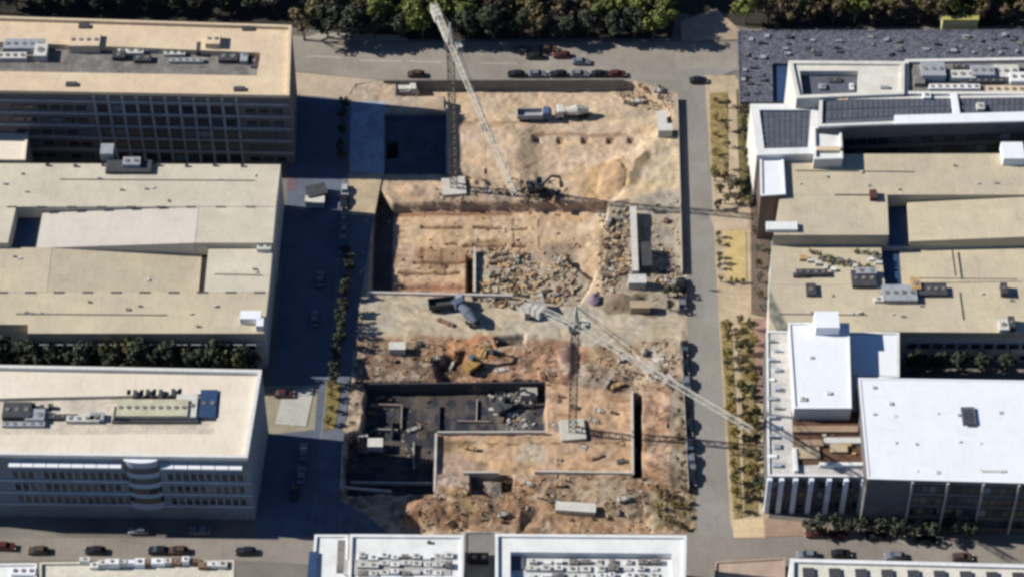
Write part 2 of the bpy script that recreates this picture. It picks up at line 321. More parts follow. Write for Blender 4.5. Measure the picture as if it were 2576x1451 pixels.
for i in range(14): paint(rect(1110+(i*97) % 470, 1124+(i*31) % 60, 1132+(i*97) % 470, 1128+(i*31) % 60), (150, 112, 80), 6, .7, .4)
for i in range(8): paint(rect(1390+(i*53) % 190, 985+(i*37) % 95, 1412+(i*53) % 190, 990+(i*37) % 95), (140, 100, 72), 6, .7, .4)
paint(rect(1402, 992, 1414, 1008), (88, 58, 44), 5, .9, .2); paint([(1395, 1068), (1450, 1072), (1440, 1088), (1400, 1086)], (150, 140, 128), 8, .7)
dig(rect(1594, 988, 1614, 1202), -6, 2); paint(rect(1594, 988, 1614, 1202), (44, 34, 28), 3, .95, 0)  # trench coloured near-black to paint in the shade it holds
paint([(1616, 965), (1690, 965), (1690, 1190), (1660, 1235), (1600, 1225), (1616, 1200)], (212, 166, 128), 8, .95, .3); paint([(1618, 1190), (1660, 1190), (1650, 1230), (1600, 1225)], (224, 166, 112), 12, .8)
# southern spoil bank
Bk = [(1000, 1262), (1090, 1225), (1250, 1240), (1300, 1195), (1640, 1200), (1745, 1240), (1745, 1340), (1020, 1335)]
paint(Bk, (182, 142, 106), 8, 1, .6); paint([(1020, 1262), (1130, 1240), (1140, 1310), (1050, 1320)], (198, 150, 108), 16, .9)
paint([(1120, 1240), (1210, 1250), (1190, 1310), (1120, 1300)], (156, 132, 92), 18, .8); paint([(1220, 1260), (1300, 1255), (1300, 1320), (1220, 1320)], (196, 148, 110), 18, .8)
paint([(1340, 1200), (1600, 1200), (1600, 1260), (1340, 1260)], (168, 146, 116), 16, .8); paint([(1480, 1240), (1690, 1240), (1690, 1300), (1480, 1310)], (170, 148, 120), 16, .8)
paint([(1640, 1240), (1745, 1190), (1748, 1340), (1640, 1335)], (140, 128, 92), 16, .8); paint([(1690, 960), (1735, 960), (1745, 1240), (1690, 1220)], (150, 136, 112), 10, .8)
dig([(1320, 1295), (1640, 1300), (1640, 1345), (1300, 1345)], -.8, 16, .6)
mound(1120, 1288, 120, 42, 2.4); mound(1055, 1288, 70, 40, 1.6); mound(1260, 1285, 90, 34, 1.6); mound(1560, 1255, 90, 30, 1.0); mound(1180, 1232, 60, 20, 1.0)
dig(rect(1185, 1192, 1262, 1245), -2.0, 4); paint(rect(1185, 1192, 1262, 1245), (112, 104, 96), 5, .9, .2); dig(rect(1262, 1192, 1290, 1236), -3.5, 3); paint(rect(1262, 1192, 1290, 1236), (66, 60, 62), 3, .9, .1)
rough = site*(fbm(XX, YY, 2.6, 31)*.24+fbm(XX, YY, .9, 41, 2)*.12+fbm(XX, YY, 9, 51)*.3)
Eg = [(1440, 770), (1725, 770), (1718, 965), (1650, 975), (1560, 930), (1480, 880)]
near = sm((PY-835)/30)*site*(1-sm(sdist(PX, PY, Sb)/12+.5)*.8)*(1-sm(sdist(PX+wob, PY+wob2, Eg)/24+.5)*.8)*(1-sm(sdist(PX, PY, Dk)/12+.5))
ch = sm((fbm(XX, YY, 3.4, 101)-.0)/.16)*near*.5; C = C*(1-ch[..., None])+np.array(A(146, 108, 78))*ch[..., None]
ch = sm((fbm(XX, YY, 1.7, 111)-.12)/.12)*(near*.45+site*.16); C = C*(1-ch[..., None])+np.array(A(92, 74, 58))*ch[..., None]
ch = sm((fbm(XX, YY, 1.3, 121)-.16)/.12)*near*.4; C = C*(1-ch[..., None])+np.array(A(222, 196, 166))*ch[..., None]
rut = np.abs(((YY*.9+XX*.25+fbm(XX, YY, 16, 131)*7) % 5.0)-2.5); ch = sm((.45-np.abs(rut-.9))/.3)*sm(sdist(PX, PY, Hr)/14)*.28; C = C*(1-ch[..., None])+np.array(A(150, 132, 110))*ch[..., None]; H -= ch*.35
H += near*fbm(XX, YY, 1.8, 141)*.22
calm = sm(sdist(PX, PY, Hr)/20+.5)*.6+sm(sdist(PX, PY, Dk)/10+.5)*.2+sm(sdist(PX, PY, rect(880, 250, 1122, 440))/8+.5)
H += rough*np.clip(1-calm, .05, 1)
H = np.where(site > .01, H, 0)
tone = 1+site*(fbm(XX, YY, 3.0, 61)*.26+fbm(XX, YY, 1.0, 71, 2)*.20)
hue = site*fbm(XX, YY, 4.0, 81)*.14-.03*site
lum = C.mean(-1, keepdims=True); C = lum+(C-lum)*.93
C = C*tone[..., None]*np.stack([1+hue*.6, np.ones_like(hue), 1-hue], -1)
ny, nx = XX.shape
me = bpy.data.meshes.new('site_ground')
idx = np.arange(nx*ny).reshape(ny, nx)
fq = np.stack([idx[:-1, :-1], idx[:-1, 1:], idx[1:, 1:], idx[1:, :-1]], -1).reshape(-1, 4)
me.vertices.add(nx*ny); me.vertices.foreach_set('co', np.stack([XX, YY, H], -1).astype(np.float32).ravel())
me.loops.add(fq.size); me.loops.foreach_set('vertex_index', fq.ravel().astype(np.int32))
me.polygons.add(len(fq)); me.polygons.foreach_set('loop_start', np.arange(0, fq.size, 4).astype(np.int32)); me.update(calc_edges=True)
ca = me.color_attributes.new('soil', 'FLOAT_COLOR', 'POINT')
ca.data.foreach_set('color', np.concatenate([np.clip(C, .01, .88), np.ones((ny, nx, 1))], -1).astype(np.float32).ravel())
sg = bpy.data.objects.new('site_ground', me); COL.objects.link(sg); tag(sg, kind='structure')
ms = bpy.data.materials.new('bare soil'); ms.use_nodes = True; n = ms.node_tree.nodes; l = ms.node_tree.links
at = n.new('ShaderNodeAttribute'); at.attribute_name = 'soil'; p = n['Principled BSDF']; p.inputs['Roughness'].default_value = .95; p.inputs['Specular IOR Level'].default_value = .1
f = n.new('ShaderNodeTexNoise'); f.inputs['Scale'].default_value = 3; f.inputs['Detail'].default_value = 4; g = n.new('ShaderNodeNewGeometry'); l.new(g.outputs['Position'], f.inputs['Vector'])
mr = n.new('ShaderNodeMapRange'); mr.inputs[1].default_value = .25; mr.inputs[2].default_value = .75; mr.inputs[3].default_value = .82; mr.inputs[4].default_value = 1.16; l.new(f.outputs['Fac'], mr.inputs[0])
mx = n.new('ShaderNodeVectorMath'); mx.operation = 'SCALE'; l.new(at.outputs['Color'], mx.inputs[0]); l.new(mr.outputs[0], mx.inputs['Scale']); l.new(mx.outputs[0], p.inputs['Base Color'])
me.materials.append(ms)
def gz(x, y):
    i = int(round((y-GY0)/ST)); j = int(round((x-GX0)/ST))
    return float(H[i, j]) if 0 <= i < ny and 0 <= j < nx else 0.0
def G(px, py):                       # ground point seen at a picture position, on the real surface
    z = 0.0
    for _ in range(6): w = W(px, py, z); z = z*.4+gz(w.x, w.y)*.6
    w = W(px, py, z); return Vector((w.x, w.y, gz(w.x, w.y)))

# ------------------------------------------------------------------ outer ground, roads, pavements
def struct(name, b, m): return tag(b.build(name, m), kind='structure')
X1 = float(xs[-1]); Y1 = float(ys[-1]); FAR = 2500
b = MB()
for x0, x1, y0, y1 in ((-FAR, GX0, -FAR, FAR), (X1, FAR, -FAR, FAR), (GX0, X1, -FAR, GY0), (GX0, X1, Y1, FAR)):
    b.add([(x0, y0, 0), (x1, y0, 0), (x1, y1, 0), (x0, y1, 0)], [[0, 1, 2, 3]])
struct('ground', b, m_ground)
def sheet(name, polys, z, m):
    b = MB()
    for p in polys: b.slab([W(x, y, z) for x, y in p], -.5)
    return struct(name, b, m)
sheet('north_road', [[(-300, 60), (700, 88), (1010, 106), (1855, 106), (1855, 172), (1700, 204), (950, 200), (740, 180), (-300, 140)]], .03, m_asphalt)
sheet('east_road', [[(1716, 204), (1700, 172), (1860, 172), (1782, 205), (1790, 400), (1812, 800), (1838, 1300), (1850, 1352), (1755, 1345), (1744, 1000), (1728, 600)]], .034, mat('grey asphalt', (160, 153, 143), .07, .06, fine=.04, rgb2=(148, 139, 129), stain=.14, patch=.05))
sheet('south_road', [[(-300, 1352), (800, 1352), (1750, 1340), (1850, 1340), (2700, 1345), (2700, 1440), (1985, 1408), (1800, 1470), (1730, 1470), (1690, 1420), (795, 1420), (600, 1408), (-300, 1410)]], .026, mat('south asphalt', (160, 150, 138), .07, .06, fine=.05, rgb2=(142, 132, 120), stain=.16, patch=.06))
sheet('west_road', [[(735, 215), (868, 245), (862, 440), (838, 800), (805, 1100), (770, 1352), (640, 1352), (690, 900), (722, 500)]], .022, m_asphalt_shade)
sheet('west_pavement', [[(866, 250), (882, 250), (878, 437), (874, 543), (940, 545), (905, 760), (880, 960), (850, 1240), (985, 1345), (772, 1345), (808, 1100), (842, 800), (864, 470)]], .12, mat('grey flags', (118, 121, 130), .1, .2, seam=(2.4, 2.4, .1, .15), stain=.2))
sheet('tan_pavement_patch', [[(876, 438), (962, 438), (942, 542), (880, 540)]], .15, m_pave_warm)
sheet('north_pavement', [[(742, 182), (955, 202), (895, 212), (870, 250), (740, 238)]], .1, mat('sandy pavement', (204, 182, 156), .1, .2))
sheet('north_kerb_strip', [[(800, 84), (1005, 88), (1030, 102), (760, 98)]], .14, mat('kerb strip paving', (188, 178, 160), .1, .2))
sheet('corner_pavement', [[(1712, 55), (1800, 20), (1885, 98), (1715, 104)]], .12, mat('pinkish paving', (192, 166, 142), .12, .3))
sheet('lane_marking', [[(905, 151), (1010, 153), (1010, 156), (905, 154)], [(1030, 153), (1110, 155), (1110, 158), (1030, 156)], [(1210, 158), (1300, 159), (1300, 161), (1210, 160)], [(770, 140), (860, 144), (860, 147), (770, 143)]], .04, m_line)
sheet('crossing_stripes', [[(722, 446+i*9), (744, 446+i*9), (744, 450+i*9), (722, 450+i*9)] for i in range(4)], .05, mat('red road paint', (150, 92, 88), .1, .8))
sheet('painted_sun_patch', [[(662, 972), (800, 968), (792, 1080), (655, 1095)]], .05, mat('painted sunlit street', (168, 156, 132), .1, .3))  # paler sheet paints the sunlight falling between two building shadows
sheet('traffic_island', [[(712, 985), (792, 972), (770, 1072), (692, 1066)]], .18, mat('island concrete', (198, 192, 180), .06, .3))
# promenade east of the road
sheet('promenade', [[(1772, 190), (1850, 190), (1888, 260), (1900, 560), (1935, 780), (1936, 1290), (1925, 1352), (1848, 1352), (1836, 1300), (1806, 760), (1788, 420)]], .1, m_pave_warm)
sheet('brown_walk', [[(1888, 490), (1938, 490), (1930, 800), (1890, 790)], ], .14, mat('brown walk paving', (124, 106, 92), .12, .3, stain=.25, patch=.06))
sheet('brick_walk', [[(1893, 800), (1932, 800), (1930, 1010), (1905, 1010)]], .14, m_pave_brick)
sheet('end_plaza', [[(1842, 1306), (1922, 1302), (1922, 1350), (1846, 1352)]], .15, mat('yellow paving', (226, 198, 156), .06, .3))
sheet('corner_walk', [[(1925, 1302), (2020, 1312), (2100, 1330), (2060, 1345), (1925, 1350)]], .13, mat('pink walk', (178, 150, 128), .1, .3))
sheet('plaza_triangle', [[(1782, 535), (1880, 535), (1885, 575), (1800, 580)]], .16, mat('pale plaza paving', (206, 184, 156), .08, .3))
for k, (nm, p, m) in enumerate((('grass_strip', [(1785, 235), (1830, 232), (1832, 445), (1790, 445)], m_grass_gold), ('grass_strip', [(1852, 225), (1876, 230), (1886, 500), (1862, 515)], m_grass),
        ('lawn', [(1822, 580), (1876, 580), (1878, 705), (1830, 708)], mat('pale lawn', (214, 186, 128), .1, .4)), ('grass_strip', [(1812, 810), (1838, 808), (1868, 1302), (1846, 1304)], m_grass_gold),
        ('grass_strip', [(1862, 810), (1896, 806), (1906, 1290), (1872, 1300)], mat('mixed planting', (160, 138, 96), .2, .7, fine=.2, rgb2=(104, 90, 58))),
        ('planting_strip', [(822, 962), (862, 962), (842, 1078), (815, 1080)], mat('yellow planting', (150, 130, 80), .2, .8, rgb2=(96, 84, 52))))):
    sheet(nm, [p], .2, m)
sheet('wooded_ground', [[(-400, -300), (3000, -300), (3000, 60), (1890, 72), (1700, 30), (1690, 96), (1030, 100), (740, 70), (-400, 25)]], .06, mat('shade-darkened leaf litter', (72, 64, 54), .2, .2, fine=.2, rgb2=(46, 44, 40)))  # litter colour darkened to include the shade under the trees

# ------------------------------------------------------------------ buildings
def window_proto(w, h, glass, frame):
    b = MB(); fw = .14
    b.ring([(-w/2, -h/2), (w/2, -h/2), (w/2, h/2), (-w/2, h/2)], [(-w/2+fw, -h/2+fw), (w/2-fw, -h/2+fw), (w/2-fw, h/2-fw), (-w/2+fw, h/2-fw)], 0, .14)
    b.v = [(x, -z, y) for x, y, z in b.v]                       # stand the ring up, facing -y
    f = b.build('window', frame)
    q = MB(); q.box(-w/2+fw, w/2-fw, -.06, 0, -h/2+fw, h/2-fw); q.build('pane', glass, f)
    return f
def windows(root, Aq, Bq, z0, rows, rh, cols, w, h, glass=None, frame=None, u0=.03, u1=.97, skip=()):
    Aq, Bq = Vector((Aq[0], Aq[1], 0)), Vector((Bq[0], Bq[1], 0)); d = Bq-Aq; rz = math.atan2(d.y, d.x)
    nrm = Vector((d.y, -d.x, 0)).normalized(); pr = window_proto(w, h, glass or m_glass, frame or m_frame); first = True
    for r in range(rows):
        for c in range(cols):
            if (r, c) in skip: continue
            u = u0+(u1-u0)*(c+.5)/cols; q = Aq+d*u+nrm*.02
            o = pr if first else copy_tree(pr); first = False
            o.parent = root; o.location = Vector((q.x, q.y, z0+r*rh))-WL[root]; o.rotation_euler = (0, 0, rz)
def bands(root, name, Aq, Bq, zs, th, dep, m):
    b = MB(); d = (Vector(Bq)-Vector(Aq)); d.z = 0; nrm = Vector((d.y, -d.x, 0)).normalized(); A0 = Vector((Aq[0], Aq[1], 0)); B0 = A0+d
    for z in zs: b.prism([A0-nrm*.05, B0-nrm*.05, B0+nrm*dep, A0+nrm*dep], z, z+th)
    return b.build(name, m, root)
def piers(root, name, Aq, Bq, us, w, z0, z1, dep, m):
    b = MB(); A0 = Vector((Aq[0], Aq[1], 0)); d = Vector((Bq[0], Bq[1], 0))-A0; e = d.normalized(); nrm = Vector((d.y, -d.x, 0)).normalized()
    for i, u in enumerate(us):
        c = A0+d*u; k = MB(); k.prism([c-e*w/2-nrm*.05, c+e*w/2-nrm*.05, c+e*w/2+nrm*dep, c-e*w/2+nrm*dep], z0, z1); k.build(name, m, root)
def bld(name, label, pts, zt, wall, roof, par=.9, pw=.5, well=None, wdp=2.0, wellm=None, zb=0.0, parm=None, cat='building'):
    P = Q(pts, zt); c = sum((Vector((p.x, p.y, 0)) for p in P), Vector())/len(P); c.z = zb
    r = thing(name, label, cat, c)
    P2 = [(p.x, p.y) for p in P]
    if well:
        I = [(p.x, p.y) for p in Q(well, zt)]
        part('wall', wall, r, 'prism', P2, zb, zt-par-wdp)
        part('roof', roof, r, 'ring', inset(P2, .02), I, zt-par-wdp, zt-par)
        part('roof_well', wellm or m_deck, r, 'prism', inset(I, -.05), zt-par-wdp, zt-par-wdp+.08)
        b = MB(); b.ring(inset(P2, -.01), inset(P2, .015), zb, zt-par); b.build('wall_cladding', wall, r)
    else:
        part('wall', wall, r, 'prism', P2, zb, zt-par-.1)
        part('roof', roof, r, 'prism', inset(P2, .03), zt-par-.1, zt-par)
    if par > .05: part('parapet', parm or roof, r, 'ring', inset(P2, -.06), inset(P2, pw), zt-par+.003, zt)
    return r, P
def unit(root, px, py, z, w, d, h, m=None, name='roof_unit', rz=0, fan=True):
    p = W(px, py, z); b = MB(); b.obox(p, rz, w, d, z-.05, z+h)
    if fan and w > .9 and d > .9:
        k = max(1, int(w/1.6)); b.mi = 1
        for i in range(k): b.tube((p.x-w/2+w*(i+.5)/k, p.y, z+h), (p.x-w/2+w*(i+.5)/k, p.y, z+h+.15), min(w/k, d)*.27, n=10)
    return b.build(name, [m or m_unit, m_deck], root)

# --- north-west office block (cream roof, long roof well)
r, P = bld('office_block', 'long office block with cream roof and sunken plant deck, north-west corner of the view', [(-300, 32), (733, 64), (727, 240), (-300, 222)], 24, m_wall_dark, m_roof_cream, .9, .6,
           [(-280, 88), (655, 126), (645, 184), (-280, 168)], 1.6, m_deck)
windows(r, P[3], P[2], 2.2, 5, 4.1, 10, 3.0, 2.3, frame=m_metal_d, u0=.525, u1=.87); windows(r, P[3], P[2], 2.2, 5, 4.1, 6, 2.4, 1.5, frame=m_metal_d, u0=.31, u1=.5); windows(r, P[3], P[2], 2.2, 5, 4.1, 3, 2.4, 1.4, frame=m_metal_d, u0=.885, u1=.985)
piers(r, 'pier', P[3], P[2], [.52+.035*i for i in range(11)], .6, 0, 22.8, .35, mat('grey pier', (160, 164, 166))); bands(r, 'floor_band', P[3], P[2], [4.2+4.1*i for i in range(5)], .7, .25, mat('dull band', (160, 164, 166)))
for x, y, w, d, h, m in ((62, 122, 9.5, 3.2, 1.6, m_metal), (30, 148, 7, 2, 1.2, m_unit), (105, 140, 3, 4, 1.9, m_unit), (216, 118, 7.2, 4.2, 2.4, m_roof_cream), (330, 134, 6, 2, 1, m_unit), (400, 128, 8, 1.6, .9, m_metal), (300, 146, 3, 2, 1.2, m_metal_d),
                         (360, 152, 4, 2, .9, m_metal_d), (440, 138, 5, 1.4, .8, m_unit), (470, 156, 8, 1.2, .7, m_metal), (538, 120, 3.4, 3.6, 3.0, m_roof_cream), (500, 130, .8, 3.2, 1.6, m_metal_d), (575, 150, 4.5, 2.6, 1.1, m_metal_d), (615, 146, 1.8, 4.4, 1.2, m_metal), (640, 156, 1.6, 4.2, .4, mat('plum roof hatch', (92, 78, 88)))):
    unit(r, x, y, 21.6, w, d, h, m)
for x, y in ((212, 68), (180, 214), (602, 226), (623, 74)): unit(r, x, y, 23.1, 2.6, 1.2, .5, m_metal_d, 'roof_vent_or_shadow_box', fan=False)  # dark boxes standing in for stair bulkhead shadows
r, P = bld('pavilion', 'small flat-roofed annex with warm white roof below the dark office facade, left picture edge', [(-120, 312), (72, 314), (63, 402), (-120, 400)], 10, m_wall_conc, mat('warm white roof', (250, 234, 214), .03), .5)
windows(r, P[3], P[2], 2.4, 2, 3.6, 6, 1.6, 1.8)

# --- west block: stone roof with two inclined roof planes
r = thing('stone_roofed_block', 'broad low block with pale stone roof of inclined planes, left of the street', 'building', W(250, 700, 0))
zt = 14
b = MB(); b.prism([(p.x, p.y) for p in Q([(-300, 410), (706, 414), (686, 611), (-300, 611)], zt)], 0, 9.9); b.build('wall', m_wall_conc, r)
b = MB(); b.prism([(p.x, p.y) for p in Q([(-300, 623.5), (685.5, 623.5), (664, 838), (70, 838), (70, 816), (-300, 814)], 12.3)], 0, 9.8); b.build('wall', m_wall_conc, r)
def pl(name, pts, z, zb, m, root=r):
    zz = z if isinstance(z, (list, tuple)) else [z]*len(pts)
    zm = max(zz); b = MB(); b.slab([(*W(x, y, zm)[:2], q) for (x, y), q in zip(pts, zz)], zb); return b.build(name, m, root)
pl('roof', [(-300, 410), (706, 414), (694, 520), (-300, 520)], zt, 9.9, m_roof_grey)
pl('roof', [(-300, 520.5), (40, 520.5), (20, 611), (-300, 611)], zt-.01, 9.9, m_roof_grey)
pl('shade_blue_courtyard', [(38, 548), (102, 548), (86, 636), (20, 636)], 10.2, 9.9, m_blue_glass_shade)  # blue floor colour paints the shade in this sunken court
pl('sloping_roof', [(104.5, 521), (500, 521), (490, 611), (88.5, 611)], [12.2, zt, zt, 12.2], 9.9, mat('pale ramp stone', (224, 212, 196), .04, .1, fine=.03, seam=(6.5, 6.5, .05, .06), stain=.1))
pl('roof', [(501, 521), (694, 521), (686, 611), (491, 611)], zt-.012, 9.9, m_roof_grey)
pl('roof', [(-300, 623), (130, 623), (118, 735), (-300, 735)], 12.3, 9.8, m_roof_tan)
pl('sloping_roof', [(130.5, 623), (506, 623), (496, 735), (118.5, 735)], [12.25, 10.0, 10.0, 12.25], 9.8, m_roof_tan)
pl('shade_black_slot', [(506.5, 640), (524, 640), (513, 752), (496.5, 752)], 9.85, 9.6, m_black)  # black floor paints the shade of a deep narrow roof slot
pl('roof', [(524.5, 623), (686, 623), (676, 735), (513.5, 735)], 12.3, 9.8, m_roof_grey)
pl('roof', [(-300, 735.5), (676, 735.5), (664, 838), (70, 838), (70, 816), (-300, 814)], 12.29, 9.8, m_roof_tan)
for i in range(9): unit(r, 30+i*75, 521, zt, 2.2, .35, .12, m_metal_d, 'roof_grille', fan=False)
for i in range(10): unit(r, 5+i*72, 736, 12.3, 2.4, .45, .1, m_metal_d, 'roof_grille', fan=False)
unit(r, 632, 805, 12.3, 4.6, 2.4, 1.9, m_roof_bright, 'stair_hood', fan=False); unit(r, 655, 822, 12.3, 1.6, 2.4, 1.8, m_roof_bright, 'stair_hood', fan=False); unit(r, 665, 626, 12.3, 3.2, 2.2, 1.1, m_unit)
unit(r, 272, 392, zt, 3.0, 3.2, 2.4, m_metal, 'stair_hood', fan=False); unit(r, 325, 424, zt, 10.5, 3.6, .9, m_metal_d, 'roof_plant', fan=False); unit(r, 332, 412, zt+.9, 4, 2.4, 1.0, m_metal)
for i in range(8): unit(r, 120+i*70, 417+(i % 2)*2, zt, .8, .5, .5, m_metal_d, 'roof_vent_or_shadow_box', fan=False)
for i in range(26):
    x, y = rnd.uniform(10, 670), rnd.choice([rnd.uniform(430, 510), rnd.uniform(640, 720), rnd.uniform(755, 825)]); q = zt if y < 520 else 10.6 if y < 740 and 120 < x < 515 else 12.3
    unit(r, x, y, q, rnd.uniform(.3, .9), rnd.uniform(.3, .7), rnd.uniform(.2, .5), rnd.choice([m_deck, m_unit, m_metal]), 'roof_vent_or_shadow_box', fan=False)
for x0, x1, y, q in ((150, 640, 452, zt), (40, 420, 790, 12.3), (540, 660, 690, 12.3)):
    b = MB(); b.beam(W(x0, y, q)+Vector((0, 0, .15)), W(x1, y+3, q)+Vector((0, 0, .15)), .16); b.build('roof_pipe', m_deck, r)
Pa, Pb = W(70, 838, zt), W(664, 838, zt); windows(r, Pa, Pb, 2.0, 3, 3.6, 16, 2.2, 1.9)

# --- south-west office block
r, P = bld('white_office_block', 'tall office block with cream-white roof and shaded south facade, lower left', [(-300, 912), (658, 930), (622, 1150), (-300, 1138)], 22.4, mat('blue grey wall', (138, 146, 152), .1, .4), mat('ivory roof', (248, 234, 212), .04, .1, fine=.03, rgb2=(238, 220, 196), seam=(9, 3, .05, .08), stain=.12), 1.0, .7,
           [(-280, 1000), (552, 982), (540, 1084), (-280, 1086)], .9, mat('ivory deck', (232, 216, 192), .1, .3, rgb2=(196, 184, 168), stain=.2), parm=mat('off white parapet', (238, 233, 222), .04, .3))
windows(r, P[3], P[2], 6.8, 3, 4.3, 30, 1.5, 2.7, frame=mat('grey fin', (176, 182, 186)), u0=.345, u1=.985, skip=[(a, c) for a in range(3) for c in range(16, 20)])
bands(r, 'floor_band', P[3], P[2], [4.8, 9.0, 13.3], .4, .25, mat('pale band', (205, 208, 210)))
bq, dq = Vector((P[3].x, P[3].y, 0)), Vector((P[2].x-P[3].x, P[2].y-P[3].y, 0)); nq = Vector((dq.y, -dq.x, 0)).normalized(); cq = bq+dq*.708
arc = lambda w_, d_: [cq+dq*(w_*math.cos(math.pi*(1-i/12)))+nq*(d_*math.sin(math.pi*i/12)-.1) for i in range(13)]
b = MB(); b.prism(arc(.046, 1.1), 4.6, 21.3); b.build('rounded_bay', m_balc, r)
for u0, u1, k in ((.345, .655, 9), (.76, .985, 6)):
    for i in range(k):
        a, c = bq+dq*(u0+(u1-u0)*(i+.03)/k), bq+dq*(u0+(u1-u0)*(i+.97)/k)
        b = MB(); b.prism([a-nq*.05, c-nq*.05, c+nq*1.35, a+nq*1.35], 19.6, 20.0); b.build('balcony_slab', m_roof_bright, r)
for z in (6.8, 10.2, 13.8, 17.4):
    b = MB(); b.prism(arc(.047, 1.18), z, z+1.9); b.build('bay_window', m_glass, r)
b = MB(); b.prism(arc(.049, 1.3), 21.32, 21.6); b.build('bay_canopy', m_roof_bright, r)
zr = 20.6
for x, y, w, d, h, m in ((385, 1036, 15, 4.4, 1.6, mat('sand plant', (212, 202, 172))), (470, 1028, 4.5, 6.0, 1.2, m_unit), (525, 1022, 3.6, 7.2, 1.2, m_blue_glass_shade), (390, 1062, 18, .8, .5, m_metal_d), (45, 1040, 6, 4, 1.5, m_metal_d), (90, 1050, 4, 3, 1.2, m_metal), (160, 1052, 6, 1.2, .8, m_metal_d), (210, 1058, 7, 1.5, .9, m_unit), (245, 1052, 3, 2, .9, m_metal), (60, 1070, 9, 1.2, .7, m_metal), (300, 1046, 2, 3, 1.4, m_metal_d)):
    unit(r, x, y, zr, w, d, h, m)
for i in range(9): unit(r, 325+i*16, 992+(i*7) % 9, zr, .8, 1.4+(i % 3)*.5, .8+(i % 2)*.6, m_metal_d, 'roof_pipe', fan=False)
for i in range(5): unit(r, 40+i*22, 1022+(i*5) % 8, zr, .9, 1.0, 1.0, m_metal_d, 'roof_pipe', fan=False)

# --- north-east complex
r, P = bld('slate_roofed_hall', 'low hall with speckled slate-grey roof wrapping the north-east corner', [(1856, 78), (2760, 74), (2760, 152), (1942, 160), (1944, 256), (1862, 256)], 4.2, m_wall_dark, mat('speckled slate roof', (112, 112, 120), .3, 1.1, fine=.38, rgb2=(60, 60, 70)), .12, .3)
for i in range(60):
    x, y = (rnd.uniform(1870, 2570), rnd.uniform(90, 140)) if i % 4 else (rnd.uniform(1868, 1930), rnd.uniform(140, 246))
    unit(r, x, y, 4.1, rnd.uniform(.5, 1.5), rnd.uniform(.5, 1.2), rnd.uniform(.2, .7), rnd.choice([m_deck, m_slate, m_metal_d, m_metal]), 'skylight', fan=False)
r, P = bld('glass_annex', 'narrow annex with flat blue glass roof beside the white-framed block', [(1945, 162), (1984, 160), (1998, 256), (1946, 256)], 3.6, m_wall_dark, m_blue_glass_shade, .1, .2)
r, P = bld('white_framed_block', 'block with white parapet frame around a dark sunken roof court, upper right', [(1984, 153), (2275, 155), (2274, 236), (2004, 247)], 20, m_wall_white, mat('off white roof', (240, 234, 218), .05, .2, fine=.04, rgb2=(222, 214, 198), stain=.12), .5, .9, [(2012, 175), (2160, 175), (2158, 235), (2020, 236)], 1.6, m_slate)
unit(r, 2068, 222, 17.9, 1.6, 1.6, .7, m_metal); unit(r, 2142, 222, 17.9, 1, 2, .6, m_roof_white); unit(r, 2225, 222, 19.5, 2, .8, .5, m_metal); unit(r, 2100, 205, 17.9, 3, 1.4, .5, m_metal_d)
r, P = bld('plant_roof_block', 'white-edged block crowded with grey rooftop tanks, top right picture edge', [(2277, 150), (2760, 142), (2760, 238), (2276, 236)], 19.4, m_wall_white, m_deck, .7, .8, parm=mat('off white parapet', (238, 233, 222), .04, .3))
for x, y, w, d, h, m in ((2345, 190, 5.6, 4.4, 2.2, m_metal), (2310, 200, 2.5, 5, 1.2, m_deck), (2420, 196, 6, 2.6, 1.3, m_unit), (2470, 190, 5.4, 3.2, 1.8, m_metal), (2530, 186, 6, 4, 1.0, m_unit), (2560, 205, 4, 3, 1.6, m_roof_white), (2480, 208, 9, 1.2, .8, m_metal_d), (2400, 222, 12, 1.5, .6, m_roof_white), (2540, 228, 11, 2.2, .5, m_roof_cream), (2440, 172, 8, 1.2, .6, m_metal_d), (2350, 172, 4, 1, .6, m_metal_d)):
    unit(r, x, y, 18.7, w, d, h, m)
def panels(root, pts, z, nx_, ny_, m):
    a, b_, c_, d_ = [Vector(p) for p in Q(pts, z)]; k = 0
    for j in range(ny_):
        for i in range(nx_):
            u0, u1, v0, v1 = (i+.06)/nx_, (i+.94)/nx_, (j+.1)/ny_, (j+.9)/ny_
            f = lambda u, v: a.lerp(b_, u).lerp(d_.lerp(c_, u), v)
            q = [f(u0, v0), f(u1, v0), f(u1, v1), f(u0, v1)]; t = MB()
            t.slab([(q[0].x, q[0].y, z+.5), (q[1].x, q[1].y, z+.5), (q[2].x, q[2].y, z+.12), (q[3].x, q[3].y, z+.12)], z-.02); t.build('solar_panel', m, root)
r, P = bld('solar_terrace_block', 'long block roofed with rows of dark solar panels behind a white edge, upper right', [(2062, 246), (2760, 238), (2760, 292), (2060, 318)], 19.2, m_wall_dark, m_slate, .6, .7, parm=mat('off white parapet', (238, 233, 222), .04, .3))
panels(r, [(2080, 256), (2390, 250), (2390, 288), (2080, 304)], 18.65, 24, 2, m_slate); panels(r, [(2412, 250), (2750, 246), (2750, 280), (2412, 288)], 18.65, 24, 2, m_slate)
unit(r, 2402, 268, 18.6, 1.5, 6.6, 1.0, m_roof_bright, 'roof_stair', fan=False); unit(r, 2330, 248, 18.6, 1.8, 1.8, 1.2, m_roof_white); unit(r, 2465, 276, 18.6, 1.8, 2, 1.3, m_unit); unit(r, 2120, 252, 18.6, 2.4, 1.4, .8, m_roof_cream)
b = MB(); b.slab(Q([(2250, 290), (2770, 276), (2770, 300), (2250, 312)], 19.7), 19.22); b.build('roof_canopy', m_roof_bright, r)
windows(r, P[3], P[2], 2.4, 4, 3.7, 20, 2.6, 2.2, frame=m_metal_d, u0=.1, u1=.9)
